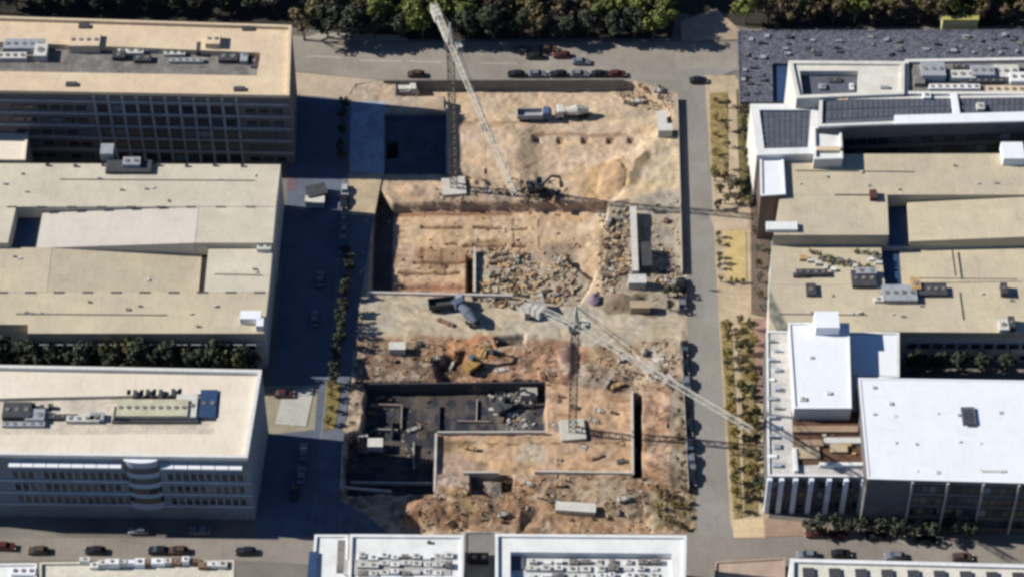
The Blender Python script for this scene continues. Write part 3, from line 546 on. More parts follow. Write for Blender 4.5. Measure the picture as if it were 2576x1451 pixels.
r, P = bld('white_stair_tower', 'small white tower between solar roof and tan roof, upper right', [(2046, 319), (2116, 319), (2120, 398), (2048, 400)], 17.3, m_wall_white, m_roof_white, .6, .5); unit(r, 2083, 380, 16.7, 5.6, 1.2, .9, m_roof_cream, fan=False)
r, P = bld('solar_roof_block', 'square roof of dark solar panels with tall white west edge, beside the promenade', [(1888, 262), (2062, 262), (2052, 386), (1904, 390)], 16.5, m_wall_white, m_slate, .8, 1.9, parm=m_roof_white)
panels(r, [(1918, 272), (2044, 272), (2042, 382), (1922, 382)], 15.8, 9, 8, m_slate)
r, P = bld('white_cube', 'white lit box-shaped wing at the promenade, south of the solar panel roof', [(1912, 390), (1970, 388), (1976, 488), (1914, 492)], 15.2, mat('brown wall', (122, 104, 92), .12, .3), m_roof_bright, .3, .4)
# --- tan roof block with slots
zt = 14
r2 = thing('tan_roofed_block', 'broad tan stone-roofed block with inclined planes, right of the promenade', 'building', W(2300, 600, 0))
b = MB(); b.prism([(p.x, p.y) for p in Q([(1980, 388), (2760, 386), (2760, 592), (1944, 592)], zt)], 0, 9.9); b.build('wall', m_wall_conc, r2)
b = MB(); b.prism([(p.x, p.y) for p in Q([(1942, 617.5), (2760, 617.5), (2760, 838), (2220, 834), (1932, 860)], 10.4)], 0, 8.4); b.build('wall', m_wall_white, r2)
pl('roof', [(1980, 388), (2760, 386), (2760, 490), (1962, 490)], zt, 9.9, m_roof_tan, r2)
pl('roof', [(1962, 490.5), (2232, 490.5), (2236, 591), (1946, 591)], zt-.01, 9.9, m_roof_tan, r2)
pl('shade_blue_courtyard', [(2230, 519), (2281, 519), (2287, 618), (2237, 618)], 10.0, 9.8, m_blue_glass_shade, r2)  # slot shade painted as a blue floor
pl('sloping_roof', [(2285, 491), (2700, 491), (2700, 591), (2291, 591)], [11.8, zt, zt, 11.8], 9.9, m_roof_tan, r2)
pl('roof', [(1942, 618), (2216, 618), (2226, 716), (1936, 716)], 10.4, 8.4, m_roof_tan, r2)
pl('shade_blue_courtyard', [(2212, 632), (2260, 632), (2268, 730), (2222, 730)], 8.6, 8.4, m_blue_glass_shade, r2)  # blue floor again in place of slot shade
pl('sloping_roof', [(2265, 618), (2700, 618), (2700, 722), (2273, 722)], [8.9, 10.4, 10.4, 8.9], 8.4, m_roof_tan, r2)
pl('roof', [(1936, 716.5), (2226, 716.5), (2272, 723), (2700, 723), (2760, 838), (2220, 834), (1932, 860)], 10.39, 8.4, m_roof_tan, r2)
for x, y, w, d, h, m in ((2042, 690, 7.0, 1.6, 1.0, m_metal_d), (2012, 695, 3, 1, .7, m_metal_d), (2172, 706, 5.4, 4.6, 1.0, m_metal_d), (2178, 690, 4.6, 1.8, 1.4, m_metal), (2040, 732, 2.2, 3.4, .8, m_metal_d), (2345, 732, 6.4, 3.6, .9, m_metal_d), (2302, 722, 2.2, 3.4, 1.4, m_timber), (2262, 744, 7.6, 4.6, 1.2, m_metal), (2250, 756, 9, 1.4, .7, m_unit), (2524, 735, 1.5, 3, 1.6, m_metal_d), (2543, 820, 1.4, 3.2, 1.6, m_metal_d), (2524, 822, 2.2, 3, .9, m_unit)):
    unit(r2, x, y, 10.4, w, d, h, m)
unit(r2, 2196, 496, 14, 1.6, 2.6, 1.2, mat('maroon hatch', (96, 62, 60)), fan=False); unit(r2, 2545, 396, 14, 5, 5.2, 2.4, m_roof_bright, 'stair_hood', fan=False); unit(r2, 1966, 574, 14, 7, 2.4, .9, m_roof_white, 'stair_hood', fan=False); unit(r2, 2150, 491, 14, 9, .3, .15, m_metal_d, 'roof_grille', fan=False)
for x, y in ((2400, 660), (2420, 770)): unit(r2, x, y, 10.4, .35, 8, .05, m_metal_d, 'roof_joint', fan=False)
for i in range(11): unit(r2, 2020+i*19, 652+(i*37) % 30, 10.4, rnd.uniform(.8, 1.8), rnd.uniform(.6, 1.4), rnd.uniform(.5, 1.0), rnd.choice([m_roof_cream, m_timber, m_roof_white, m_unit]), 'terrace_table', fan=False)
for i in range(24):
    x, y = rnd.uniform(2010, 2570), rnd.choice([rnd.uniform(410, 480), rnd.uniform(735, 820)])
    unit(r2, x, y, zt if y < 500 else 10.4, rnd.uniform(.3, .9), rnd.uniform(.3, .7), rnd.uniform(.2, .5), rnd.choice([m_deck, m_unit, m_metal]), 'roof_vent_or_shadow_box', fan=False)
for x0, x1, y, q in ((2000, 2300, 430, zt), (2300, 2560, 700, 10.4), (1960, 2180, 790, 10.4)):
    b = MB(); b.beam(W(x0, y, q)+Vector((0, 0, .15)), W(x1, y+3, q)+Vector((0, 0, .15)), .16); b.build('roof_pipe', m_deck, r2)
windows(r2, W(2270, 836, 10.4), W(2750, 838, 10.4), 1.8, 2, 4.0, 14, 2.4, 2.2)

r, P = bld('yellow_rimmed_pavilion', 'small pavilion with yellow rim and dark green roof among the trees, top right', [(2366, -24), (2464, -24), (2462, 50), (2372, 50)], 5, mat('pale wall', (236, 226, 170), .05), mat('dark green roof', (70, 74, 50), .15, .4), .5, 1.4, parm=mat('yellow rim', (196, 186, 104), .1))
# --- south-east white complex
r, P = bld('white_hall', 'big bright white flat-roofed hall with a dark slatted skylight, right picture edge', [(2160, 950), (2780, 960), (2780, 1220), (2183, 1203)], 18, m_wall_dark, m_roof_bright, .12, .4)
unit(r, 2436, 1048, 17.9, 2.9, 4.6, .5, m_slate, 'skylight', fan=False)
for i in range(4): unit(r, 2426+i*6.5, 1050, 18.38, .25, 4.2, .12, m_metal_d, 'skylight_slat', fan=False)
unit(r, 2240, 1015, 17.9, .8, .8, .3, m_unit, 'roof_vent_or_shadow_box', fan=False); unit(r, 2500, 1185, 17.9, 5, .5, .2, m_unit, 'roof_vent_or_shadow_box', fan=False)
for i in range(14): unit(r, 2200+(i*53) % 370, 975+(i*71) % 215, 17.9, rnd.uniform(.4, .9), rnd.uniform(.4, .8), rnd.uniform(.05, .3), rnd.choice([m_unit, m_metal, m_roof_white]), 'roof_drain', fan=False)
piers(r, 'facade_fin', P[3], P[2], [.19+.15*i for i in range(6)], .45, 0, 17.6, .6, m_wall_conc); windows(r, P[3], P[2], 3.0, 4, 4.0, 24, 1.7, 2.6, frame=m_metal_d, u0=.2, u1=.99)
r, P = bld('terrace_podium', 'white podium with roof terraces and tall pilasters along its shaded front, lower right', [(1928, 832), (2262, 836), (2262, 948), (2158, 952), (2182, 1198), (1932, 1196)], 12.5, m_wall_dark, mat('pale terrace paving', (226, 218, 206), .1, .5, rgb2=(196, 190, 184), stain=.2, patch=.08), .3, .4, parm=m_roof_white)
Pa, Pb = P[5], P[4]; L = [.0, .27, .44, .62, .80, .97]
piers(r, 'pilaster', Pa, Pb, [.02]+[.14, .28, .44, .62, .79, .97], 1.0, 0, 12.0, .9, mat('pale pilaster', (250, 252, 255))); windows(r, Pa, Pb, 2.4, 3, 3.6, 10, 1.4, 2.4, frame=m_metal_d)
b = MB(); b.slab(Q([(2140, 842), (2256, 842), (2256, 944), (2146, 944)], 12.32), 12.15); b.build('white_roof', m_roof_bright, r)
b = MB(); b.slab(Q([(1990, 1034), (2160, 1034), (2178, 1168), (2006, 1168)], 12.3), 12.1); b.build('timber_deck', m_deckwood, r)
for x, y, w, d, h, m in ((2075, 1084, 14, 1.6, .9, mat('terrace planter', (176, 148, 122))), (2032, 1118, 6.5, 1.6, .8, mat('terrace planter', (176, 148, 122))), (2120, 1112, 8, 1.5, .8, m_unit), (2110, 1130, 3.6, 2.2, .7, m_pave_warm), (2028, 1140, 5.6, 3.2, .5, m_pave_warm), (2120, 1172, 10, .8, .9, m_roof_white), (2030, 1072, 5, 1, .6, m_deckwood), (2000, 1160, .8, 6, .8, m_roof_white)):
    unit(r, x, y, 12.3, w, d, h, m, 'terrace_bench', fan=False)
for i in range(14): unit(r, 1942+(i*13) % 26, 860+i*24, 12.2, rnd.uniform(1, 2.2), rnd.uniform(.5, 1.3), rnd.uniform(.3, .9), rnd.choice([m_balc, m_roof_bright, m_metal]), 'terrace_unit', fan=False)
for i in range(12): unit(r, 2000+(i*37) % 165, 1050+(i*23) % 112, 12.3, rnd.uniform(.6, 1.8), rnd.uniform(.4, 1.0), rnd.uniform(.3, .8), rnd.choice([m_deckwood, m_timber, m_metal_d, m_unit, m_rust]), 'terrace_table', fan=False)
r, P = bld('white_upper_block', 'white upper storey block with stair penthouse rising from the terrace podium', [(1984, 812), (2136, 812), (2142, 1026), (1998, 1026)], 16.5, m_wall_white, m_roof_bright, .25, .35, zb=12.3)
unit(r, 2078, 822, 16.2, 5.2, 4.6, 2.6, m_roof_bright, 'penthouse', fan=False); unit(r, 2020, 1005, 16.2, 1.4, 1, .4, m_unit); unit(r, 2085, 990, 16.2, 1, .8, .4, m_unit); unit(r, 2040, 900, 16.2, .7, .7, .4, m_unit)

# --- southern blocks cut by the frame
mw = m_roof_white
r, P = bld('white_south_block', 'white flat-roofed block with grouped roof plant, bottom centre', [(880, 1343), (1166, 1345), (1164, 1560), (872, 1560)], 14, m_wall_white, mw, .5, .6)
for i in range(26): unit(r, 912+(i % 9)*27, 1402+(i//9)*20+rnd.uniform(-4, 4), 13.5, rnd.uniform(1.2, 2.2), rnd.uniform(.8, 1.5), rnd.uniform(.3, .9), rnd.choice([m_unit, m_unit, m_roof_white, m_deck]))
unit(r, 1000, 1428, 13.4, 22, 3.8, .25, mat('pale plant deck', (196, 190, 182), .15, .5), 'plant_deck', fan=False); unit(r, 1080, 1365, 13.5, .8, .6, .5, m_metal_d)
r, P = bld('white_corner_block', 'small white block with a west strip painted in shade blue, bottom centre left', [(792, 1344), (876, 1344), (868, 1560), (776, 1560)], 12.5, m_balc, mw, .4, .5); unit(r, 858, 1400, 12.1, 1.6, 8, .3, m_deck, fan=False); b = MB(); b.slab(Q([(778, 1386), (799, 1386), (792, 1560), (764, 1560)], 12.7), 12.45); b.build('painted_shade_strip', m_blue_glass_shade, r)  # blue slab imitates shade along the west roof edge
r, P = bld('courtyard_block', 'white block with broad parapet around a plant-filled roof well, bottom centre right', [(1246, 1342), (1727, 1346), (1722, 1560), (1246, 1560)], 14.5, m_wall_white, mw, .5, .6, [(1284, 1384), (1690, 1388), (1690, 1545), (1284, 1545)], 1.8, mat('white deck', (232, 230, 226), .08, .4, stain=.2, patch=.06), parm=mw)
for i in range(30): unit(r, 1340+(i % 10)*34+rnd.uniform(-6, 6), 1415+(i//10)*17, 12.3, rnd.uniform(1.0, 2.4), rnd.uniform(.8, 1.6), rnd.uniform(.3, 1.0), rnd.choice([m_unit, m_unit, m_roof_white, m_deck]))
unit(r, 1300, 1400, 12.3, 3.0, 6.5, .3, m_slate, 'roof_hatch', fan=False)
r, P = bld('grey_link', 'grey flat-roofed link between two white blocks, bottom centre', [(1170, 1338), (1243, 1338), (1243, 1560), (1170, 1560)], 8, m_wall_conc, mat('grey link roof', (142, 138, 132), .05, .2), .2, .3); unit(r, 1205, 1408, 7.9, 4, 2.2, 1.2, m_black)
r, P = bld('beige_terrace_row', 'low beige-roofed row with boxy roof units, bottom left picture edge', [(100, 1414), (588, 1408), (586, 1560), (100, 1560)], 8, m_wall_white, mat('beige roof', (230, 220, 198), .06, .3, stain=.15, patch=.05), .5, .4)
for i in range(16): unit(r, 215+i*23, 1414+(i*11) % 12, 7.6, rnd.uniform(1.2, 3), rnd.uniform(.8, 1.6), rnd.uniform(.8, 1.8), rnd.choice([m_roof_bright, m_unit, m_roof_white, m_rust]))
r, P = bld('white_gable_unit', 'small white-roofed unit at the bottom left corner', [(-60, 1418), (92, 1416), (90, 1560), (-60, 1560)], 7, m_wall_white, mw, .4, .4); unit(r, 60, 1440, 6.7, 5, 2, .8, m_roof_bright)
r, P = bld('cream_south_block', 'cream flat roof with a row of square skylights, bottom right corner', [(1988, 1404), (2780, 1424), (2780, 1600), (1984, 1600)], 12, m_wall_white, mat('cream south roof', (238, 230, 212), .04, .2, stain=.12, seam=(8, 3, .05, .1)), .6, .8, parm=m_roof_white)
for i in range(9): unit(r, 2034+i*66, 1442+i*1.5, 11.4, 2.4, 2.4, .5, m_metal_d, 'skylight', fan=False)
r, P = bld('brick_gap_block', 'low pinkish building with patchy roof beside the south crossing', [(1800, 1412), (1975, 1402), (1975, 1560), (1790, 1560)], 3, m_wall_conc, mat('patchy pink roof', (192, 166, 146), .12, .3), .3, .3)

# ------------------------------------------------------------------ tower cranes
def lattice(b, p, q, w, bay, ch, br, tri=False):
    p, q = Vector(p), Vector(q); d = q-p; L = d.length; d.normalize()
    a = d.cross(Vector((0, 0, 1))); a = a.normalized() if a.length > .01 else Vector((1, 0, 0)); c = d.cross(a).normalized()
    if c.z < -.5: c = -c
    off = [a*w/2, -a*w/2, c*w*.95] if tri else [a*w/2+c*w/2, -a*w/2+c*w/2, -a*w/2-c*w/2, a*w/2-c*w/2]
    for o in off: b.beam(p+o, q+o, ch)
    k = max(1, int(L/bay)); n_ = len(off)
    for i in range(k):
        s0, s1 = p+d*(L*i/k), p+d*(L*(i+1)/k)
        for j in range(n_):
            o0, o1 = off[j], off[(j+1) % n_]
            b.beam(s0+o0, s0+o1, br); b.beam(s0+o0, s1+o1, br)
            if i % 2: b.beam(s0+o1, s1+o0, br)
def crane(label, base, h, tip, tail, mast_m, jib_m, gname):
    t = thing('tower_crane', label, 'tower crane', base, 0, gname); B = Vector(base)
    b = MB(); b.obox(B, .1, 5.5, 5.5, B.z-.4, B.z+.7); b.build('base_block', m_conc, t)
    b = MB(); lattice(b, B+Vector((0, 0, .6)), B+Vector((0, 0, h-1.4)), 1.5, 1.9, .2, .09); b.build('mast', mast_m, t)
    top = B+Vector((0, 0, h)); tip = Vector((tip[0], tip[1], top.z)); tail = Vector((tail[0], tail[1], top.z)); u = (tip-top).normalized(); sd = Vector((-u.y, u.x, 0))
    b = MB(); b.tube(top-Vector((0, 0, 1.5)), top-Vector((0, 0, .3)), 1.3, 1.5, 12); b.build('slewing_ring', m_metal_d, t)
    b = MB(); lattice(b, top, tip, 1.15, 1.9, .15, .07, True); j = b.build('jib', jib_m, t)
    tp = top+u*(tip-top).length*.55; b = MB(); b.obox(tp-Vector((0, 0, .6)), math.atan2(u.y, u.x), 2, 1.4, tp.z-.9, tp.z-.4); b.build('trolley', m_metal_d, j)
    b = MB(); b.beam(tp-Vector((0, 0, .9)), tp-Vector((0, 0, 14)), .06); b.obox(tp, 0, .6, .5, tp.z-15.2, tp.z-14); b.build('hook', m_metal_d, j)
    b = MB(); lattice(b, top, tail, 1.1, 2.0, .17, .09); b.beam(top-Vector((0, 0, .7)), tail-Vector((0, 0, .7)), 1.5, .12); cj = b.build('counter_jib', jib_m, t)
    b = MB()
    for k in range(3): b.obox(tail-u*(-1.2-k*1.3), math.atan2(u.y, u.x), 1.0, 1.8, tail.z-1.6, tail.z+.6)
    b.build('counterweight', m_conc, cj)
    ap = top+Vector((0, 0, 6.5)); b = MB(); b.beam(top+sd*.7, ap, .3); b.beam(top-sd*.7, ap, .3); b.beam(top+u*1.2, ap, .25); b.beam(top-u*1.2, ap, .25); b.build('apex_frame', jib_m, t)
    b = MB(); b.beam(ap, top+u*(tip-top).length*.7+Vector((0, 0, 1.4)), .1); b.beam(ap, top+u*(tip-top).length*.35+Vector((0, 0, 1.4)), .1); b.beam(ap, tail+Vector((0, 0, .7)), .1); b.build('pendant_line', m_metal_d, t)
    cc = top+u*1.4+sd*1.5; b = MB(); b.obox(cc, math.atan2(u.y, u.x), 2.0, 1.3, top.z-1.2, top.z+1.0); cb = b.build('cab', m_cont_w, t)
    b = MB(); b.obox(cc+u*.9, math.atan2(u.y, u.x), .25, 1.1, top.z-.4, top.z+.7); b.build('cab_window', m_glass, cb)
    return t
g0 = G(1142, 472); hA = 47.5
crane('pale tower crane standing between the two sand pits, jib swung over them', g0, hA, W(1296, 492, g0.z+hA), W(1090, 12, g0.z+hA), m_crane_y, m_crane, 'tower cranes on the building site')
g1 = G(1440, 1084); hB = 36.5
crane('grey tower crane rising between dark pit and trench, jib reaching across the road', g1, hB, W(1892, 1082, g1.z+hB), W(1322, 762, g1.z+hB), mat('brown grey mast', (150, 128, 108), .1, .5), m_crane, 'tower cranes on the building site')

# ------------------------------------------------------------------ trees and shrubs
def crown_mb(rr, n, seed, sx=1, sz=1, sparse=0, lf=.55):
    rg = random.Random(seed); b = MB(); lobes = []
    for i in range(rg.randint(7, 10)):
        a = rg.uniform(0, 6.28); q = rg.uniform(.2, .68); lobes.append((Vector((math.cos(a)*q*sx, math.sin(a)*q, rg.uniform(-.35, .5)*sz))*rr, rr*rg.uniform(.28, .5)))
    for i in range(n):
        c, q = lobes[i % len(lobes)]; d = Vector((rg.gauss(0, 1), rg.gauss(0, 1), rg.gauss(0, 1))).normalized()
        p = c+d*q*(rg.random()**(.5 if not sparse else .9)); s = lf*rg.uniform(.6, 1.4)
        nrm = (d+Vector((rg.gauss(0, .6), rg.gauss(0, .6), rg.gauss(.3, .6)))).normalized(); a = nrm.orthogonal().normalized(); a.rotate(Matrix.Rotation(rg.uniform(0, 6.28), 3, nrm)); e = nrm.cross(a)
        b.add([p-a*s*.5, p+e*s*.35, p+a*s*.5, p-e*s*.35], [[0, 1, 2, 3]])
    return b
def tree_proto(kind, rr, hgt, n, seed, sparse=0, sx=1, sz=1, lf=.55):
    t = thing('tree', '', 'tree'); rg = random.Random(seed)
    b = MB(); th = hgt-rr*sz*.5; b.tube((0, 0, -.3), (rg.uniform(-.2, .2), rg.uniform(-.2, .2), th), .24, .12, 7)
    for i in range(9 if sparse else 5):
        a = i*2.4+rg.uniform(-.3, .3); z0 = th*rg.uniform(.45, .95); q = rr*rg.uniform(.5, .85)
        b.tube((0, 0, z0), (math.cos(a)*q*.6, math.sin(a)*q*.6, z0+rr*.45), .11, .05, 5); b.tube((math.cos(a)*q*.6, math.sin(a)*q*.6, z0+rr*.45), (math.cos(a+.3)*q, math.sin(a+.3)*q, z0+rr*.8), .06, .03, 4)
    b.build('trunk', m_bark, t)
    c = crown_mb(rr, n, seed, sx, sz, sparse, lf); c.v = [(x, y, z+hgt) for x, y, z in c.v]; c.build('crown', LEAF[kind], t, fix=False)
    return t
PROT = {}
def tree(px, py, kind, size, label, group, sparse=0, rz=None, h=None):
    if size < 2.2: px += rnd.uniform(-4, 4); py += rnd.uniform(-8, 8)
    key = (kind, sparse, size > 2.2, rnd.randint(0, 1)); fresh = key not in PROT
    if fresh:
        base = 3.2 if size > 2.2 else 1.5
        PROT[key] = (tree_proto(kind, base, base*1.55, (420 if sparse else 900) if base > 2 else 260, len(PROT)*7+3, sparse, lf=.7 if base > 2 else .45), base)
    pr, base = PROT[key]; s = size/base*rnd.uniform(.92, 1.08)
    p = G(px, py); o = place(pr, fresh, p, rnd.uniform(0, 6.28) if rz is None else rz, label, group, (s, s, s*(h or rnd.uniform(.9, 1.15))))
    return o
# dark wood along the top edge
def wood(x0, x1, rows, kinds, what, grp, size, step):
    for ri, (y, rn) in enumerate(rows):
        k = 0; x = x0+ri*step*.4
        while x < x1:
            kd = kinds[(k*3+ri*2+(k*k) % 5) % len(kinds)]
            tree(x+rnd.uniform(-8, 8), y+rnd.uniform(-5, 5), kd, size*rnd.uniform(.8, 1.2), '%s tree %s, %s from the left in its %s row' % ({'olive': 'olive-leaved', 'brown': 'brown-leaved', 'green': 'fresh green', 'dark': 'dark-leaved', 'grey': 'bare grey', 'gold': 'golden'}[kd], what, ORD[k], rn), grp, sparse=1 if kd in ('brown', 'grey') else 0)
            k += 1; x += step*rnd.uniform(.85, 1.15)
wood(770, 1690, [(99, 'roadside'), (68, 'second'), (36, 'third'), (4, 'rear')], ['brown', 'dark', 'olive', 'green', 'dark', 'olive'], 'north of the main road', 'trees in the wood north of the road', 3.9, 56)
wood(-10, 735, [(30, 'front'), (2, 'second'), (-26, 'rear')], ['dark', 'dark', 'olive', 'dark', 'grey'], 'behind the cream-roofed office', 'trees behind the north-west office', 3.6, 64)
wood(1880, 2590, [(62, 'front'), (34, 'second'), (4, 'rear')], ['green', 'brown', 'olive', 'green', 'brown', 'dark'], 'north of the slate-roofed hall', 'trees behind the slate-roofed hall', 3.5, 52)
for i, (x, y) in enumerate(((1575, 38), (1612, 22), (1650, 40), (1625, 52))): tree(x, y, 'green', 3.8, 'bright green tree near the north road corner, %s of four' % ORD[i], 'bright green corner trees')
for i in range(19): tree(8+i*34, 948+(i*7) % 12, ('dark', 'olive', 'dark', 'dark')[i % 4], rnd.uniform(3.0, 4.2), 'shaded tree south of the stone-roofed block, %s from the left' % ORD[i], 'trees between the two western blocks', h=1.3)  # mostly dark leaf colour, putting the shade of the gap into the crowns
for i, x in enumerate((2030, 2065, 2098, 2132, 2165, 2205, 2250, 2292, 2335, 2385, 2430)): tree(x, 1338+(i*5) % 9+(i > 5)*10, 'dark', 2.2, 'shaded street tree before the white hall, %s from the left' % ORD[i], 'street trees before the white hall')
for i, x in enumerate((2300, 2350, 2410, 2470, 2530)): tree(x, 936, 'dark', 2.6, 'shaded courtyard tree behind the white hall, %s from the left' % ORD[i], 'courtyard trees behind the white hall')
# promenade trees
for i in range(11): tree(1870+i*1.3, 236+i*26, ('olive', 'dark', 'brown')[i % 3], rnd.uniform(1.0, 1.7), 'small tree in the upper promenade strip by the white edge, %s from the north' % ORD[i], 'upper promenade trees')
for i in range(9): tree(1796+i*.8+(i % 2)*28, 252+i*24, ('gold', 'olive', 'gold', 'brown')[i % 4], rnd.uniform(.7, 1.3), 'ochre bush in the upper grass strip, %s from the north' % ORD[i], 'ochre bushes in the upper strip')
for i in range(9): tree(1796+(i*29) % 74, 458+(i*8), ('olive', 'brown', 'dark')[i % 3], 1.3, 'brown-green tree on the paving above the crane shadow, %s from the north' % ORD[i], 'trees on the upper promenade paving')
for i in range(14): tree(1826+i*2.2, 826+i*35, ('gold', 'olive')[i % 2], rnd.uniform(1.0, 1.7), 'golden tree along the road edge of the promenade, %s from the north' % ORD[i], 'roadside promenade trees')
for i in range(13): tree(1856+i*2.4, 818+i*37, ('brown', 'gold', 'olive')[i % 3], rnd.uniform(.8, 1.6), 'small tree in the middle promenade row, %s from the north' % ORD[i], 'middle promenade trees')
for i in range(13): tree(1888+i*1.6, 826+i*36, ('olive', 'gold', 'dark')[i % 3], rnd.uniform(1.2, 1.9), 'tree in the promenade row beside the podium, %s from the north' % ORD[i], 'inner promenade trees')
for i in range(8): tree(1898+i*2.5, 520+i*38, ('brown', 'grey')[i % 2], 1.2, 'bare tree on the brown walk, %s from the north' % ORD[i], 'bare trees on the brown walk', 1)
for i in range(6): tree(1806+i*1.6, 598+i*21, ('olive', 'green')[i % 2], .9, 'clipped shrub on the road side of the pale lawn, %s from the north' % ORD[i], 'shrubs beside the pale lawn')
for i, x in enumerate((1836, 1856, 1874)): tree(x, 708, 'olive', .7, 'low shrub at the south end of the pale lawn, %s from the left' % ORD[i], 'shrubs beside the pale lawn')
for i, (x, y) in enumerate(sorted((1655+(i*29) % 85, 1238+(i*17) % 92) for i in range(16))): tree(x, y, ('olive', 'gold', 'brown')[i % 3], .85, 'scrub bush on the south-east corner of the site, %s from the left' % ORD[i], 'scrub bushes on the site corner')
for i in range(14): tree(1702+(i*7) % 22, 965+i*19, ('olive', 'brown')[i % 2], .7, 'weed bush along the eastern site fence, %s from the north' % ORD[i], 'weeds along the site fence')
for i, (x, y) in enumerate(((1690, 778), (1682, 752), (1706, 742))): tree(x, y, 'dark', 1.6, 'dark round tree by the site gate, %s of three' % ORD[i], 'trees by the site gate')
for i, (x, y, k) in enumerate(((836, 985, 'gold'), (840, 1010, 'gold'), (832, 1040, 'olive'), (826, 1068, 'gold'))): tree(x, y, k, 1.1, 'yellow shrub in the street planting strip, %s from the north' % ORD[i], 'shrubs in the street strip')
for i in range(12): tree(872-i*3+(i*13) % 14, 640+i*29, 'dark', rnd.uniform(1.4, 2.2), 'shaded tree on the western site pavement, %s from the north' % ORD[i], 'trees on the western pavement')
for i in range(5): tree(866-i*2, 275+i*34, 'dark', 1.6, 'shaded tree beside the upper west street, %s from the north' % ORD[i], 'trees beside the upper west street')
pz = 10.4
rg = thing('roof_garden', 'patch of pale shrubs on the tan roof terrace', 'roof garden', W(2110, 640, pz))
for i in range(16):
    c = crown_mb(.9, 60, 200+i, lf=.4); q = W(2040+(i*47) % 165, 630+(i*13) % 42, pz+.6); c.v = [(x+q.x, y+q.y, z+q.z) for x, y, z in c.v]; c.build('shrub', LEAF[('gold', 'olive', 'grey')[i % 3]], rg, fix=False)

# ------------------------------------------------------------------ vehicles
def wheel(parent, x, y, r, w):
    b = MB(); b.tube((x, y-w/2, r), (x, y+w/2, r), r, n=12); o = b.build('wheel', m_black, parent)
    b = MB(); b.tube((x, y-w/2-.01, r), (x, y+w/2+.01, r), r*.55, n=10); b.build('rim', m_metal, o)
def loft(b, secs):                   # secs: (x, half width, z0, z1)
    for (x0, w0, a0, t0), (x1, w1, a1, t1) in zip(secs, secs[1:]):
        b.add([(x0, -w0, a0), (x0, w0, a0), (x0, w0*.96, t0), (x0, -w0*.96, t0), (x1, -w1, a1), (x1, w1, a1), (x1, w1*.96, t1), (x1, -w1*.96, t1)], [[0, 1, 5, 4], [1, 2, 6, 5], [2, 3, 7, 6], [3, 0, 4, 7]])
    for s, e in ((secs[0], 0), (secs[-1], 1)): b.add([(s[0], -s[1], s[2]), (s[0], s[1], s[2]), (s[0], s[1]*.96, s[3]), (s[0], -s[1]*.96, s[3])], [[0, 1, 2, 3]])
CARM = {'black': mat('black car paint', (44, 42, 44), .05, .8, rough=.3, spec=.4), 'dark red': mat('dark red car paint', (100, 50, 46), .05, .8, rough=.3, spec=.4), 'white': mat('white car paint', (240, 240, 238), .02, .8, rough=.3, spec=.4),
        'grey': mat('grey car paint', (128, 130, 134), .05, .8, rough=.3, spec=.4), 'silver': mat('silver car paint', (190, 192, 194), .04, .8, rough=.3, spec=.4), 'brown': mat('brown car paint', (96, 76, 62), .05, .8, rough=.3, spec=.4), 'blue': mat('blue car paint', (66, 84, 120), .05, .8, rough=.3, spec=.4)}
def car_proto(colr):
    t = thing('car', '', 'car'); m = CARM[colr]
    b = MB(); loft(b, [(-2.2, .72, .35, .72), (-2.05, .86, .25, .9), (-1.0, .9, .22, .98), (.9, .9, .22, .95), (1.9, .86, .25, .8), (2.2, .7, .35, .62)]); b.build('body', m, t)
    b = MB(); loft(b, [(-1.75, .7, .93, 1.0), (-1.25, .74, .94, 1.36), (.25, .74, .94, 1.38), (.95, .72, .92, .98)]); c = b.build('cabin', m_glass, t)
    b = MB(); b.box(-1.3, .2, -.62, .62, 1.37, 1.46); b.build('roof', m, t)
    for x in (-1.35, 1.35):
        for y in (-.82, .82): wheel(t, x, y, .32, .2)
    for y in (-.55, .55): b = MB(); b.box(2.02, 2.2, y-.16, y+.16, .58, .7); b.build('headlight', m_roof_white, t)
    return t
CP = {}
def car(px, py, along, colr, label, group):
    fresh = colr not in CP
    if fresh: CP[colr] = car_proto(colr)
    p = G(px, py); place(CP[colr], fresh, (p.x, p.y, p.z+.06), (0 if along else R(90))+rnd.uniform(-.04, .04)+(math.pi if rnd.random() < .5 else 0), label, group)
for i, (x, c) in enumerate(((1046, 'brown'), (1298, 'black'), (1352, 'grey'), (1404, 'black'), (1458, 'grey'), (1510, 'black'), (1553, 'dark red'))): car(x, 191, 1, c, '%s car parked along the pit wall on the north road, %s from the left' % (c, ORD[i]), 'cars parked by the pit wall')
for i, (x, y, c) in enumerate(((1344, 146, 'black'), (1412, 143, 'dark red'), (1462, 160, 'grey'), (1318, 131, 'brown'), (1380, 128, 'brown'))): car(x, y, 1, c, '%s car in the lanes of the north road, %s of five' % (c, ORD[i]), 'cars driving on the north road')
car(1757, 207, 1, 'black', 'lone black car turning at the promenade corner', 'cars on the east road')
for i, (x, y, c) in enumerate(((868, 486, 'silver'), (866, 512, 'black'), (866, 552, 'grey'), (866, 588, 'grey'), (862, 628, 'blue'), (806, 706, 'grey'), (792, 805, 'grey'), (764, 1140, 'grey'), (758, 1198, 'grey'), (742, 1240, 'black'))): car(x, y, 0, c, '%s car in the shaded west street, %s from the north' % (c, ORD[i]), 'cars in the west street')
for i, (x, c) in enumerate(((96, 'brown'), (240, 'black'), (398, 'black'), (448, 'brown'), (618, 'black'))): car(x, 1388 if i != 4 else 1390, 1, c, '%s car on the south road, %s from the left picture edge' % (c, ORD[i]), 'cars on the south road')
car(15, 1378, 1, 'dark red', 'dark red car at the bottom left picture edge', 'cars on the south road')
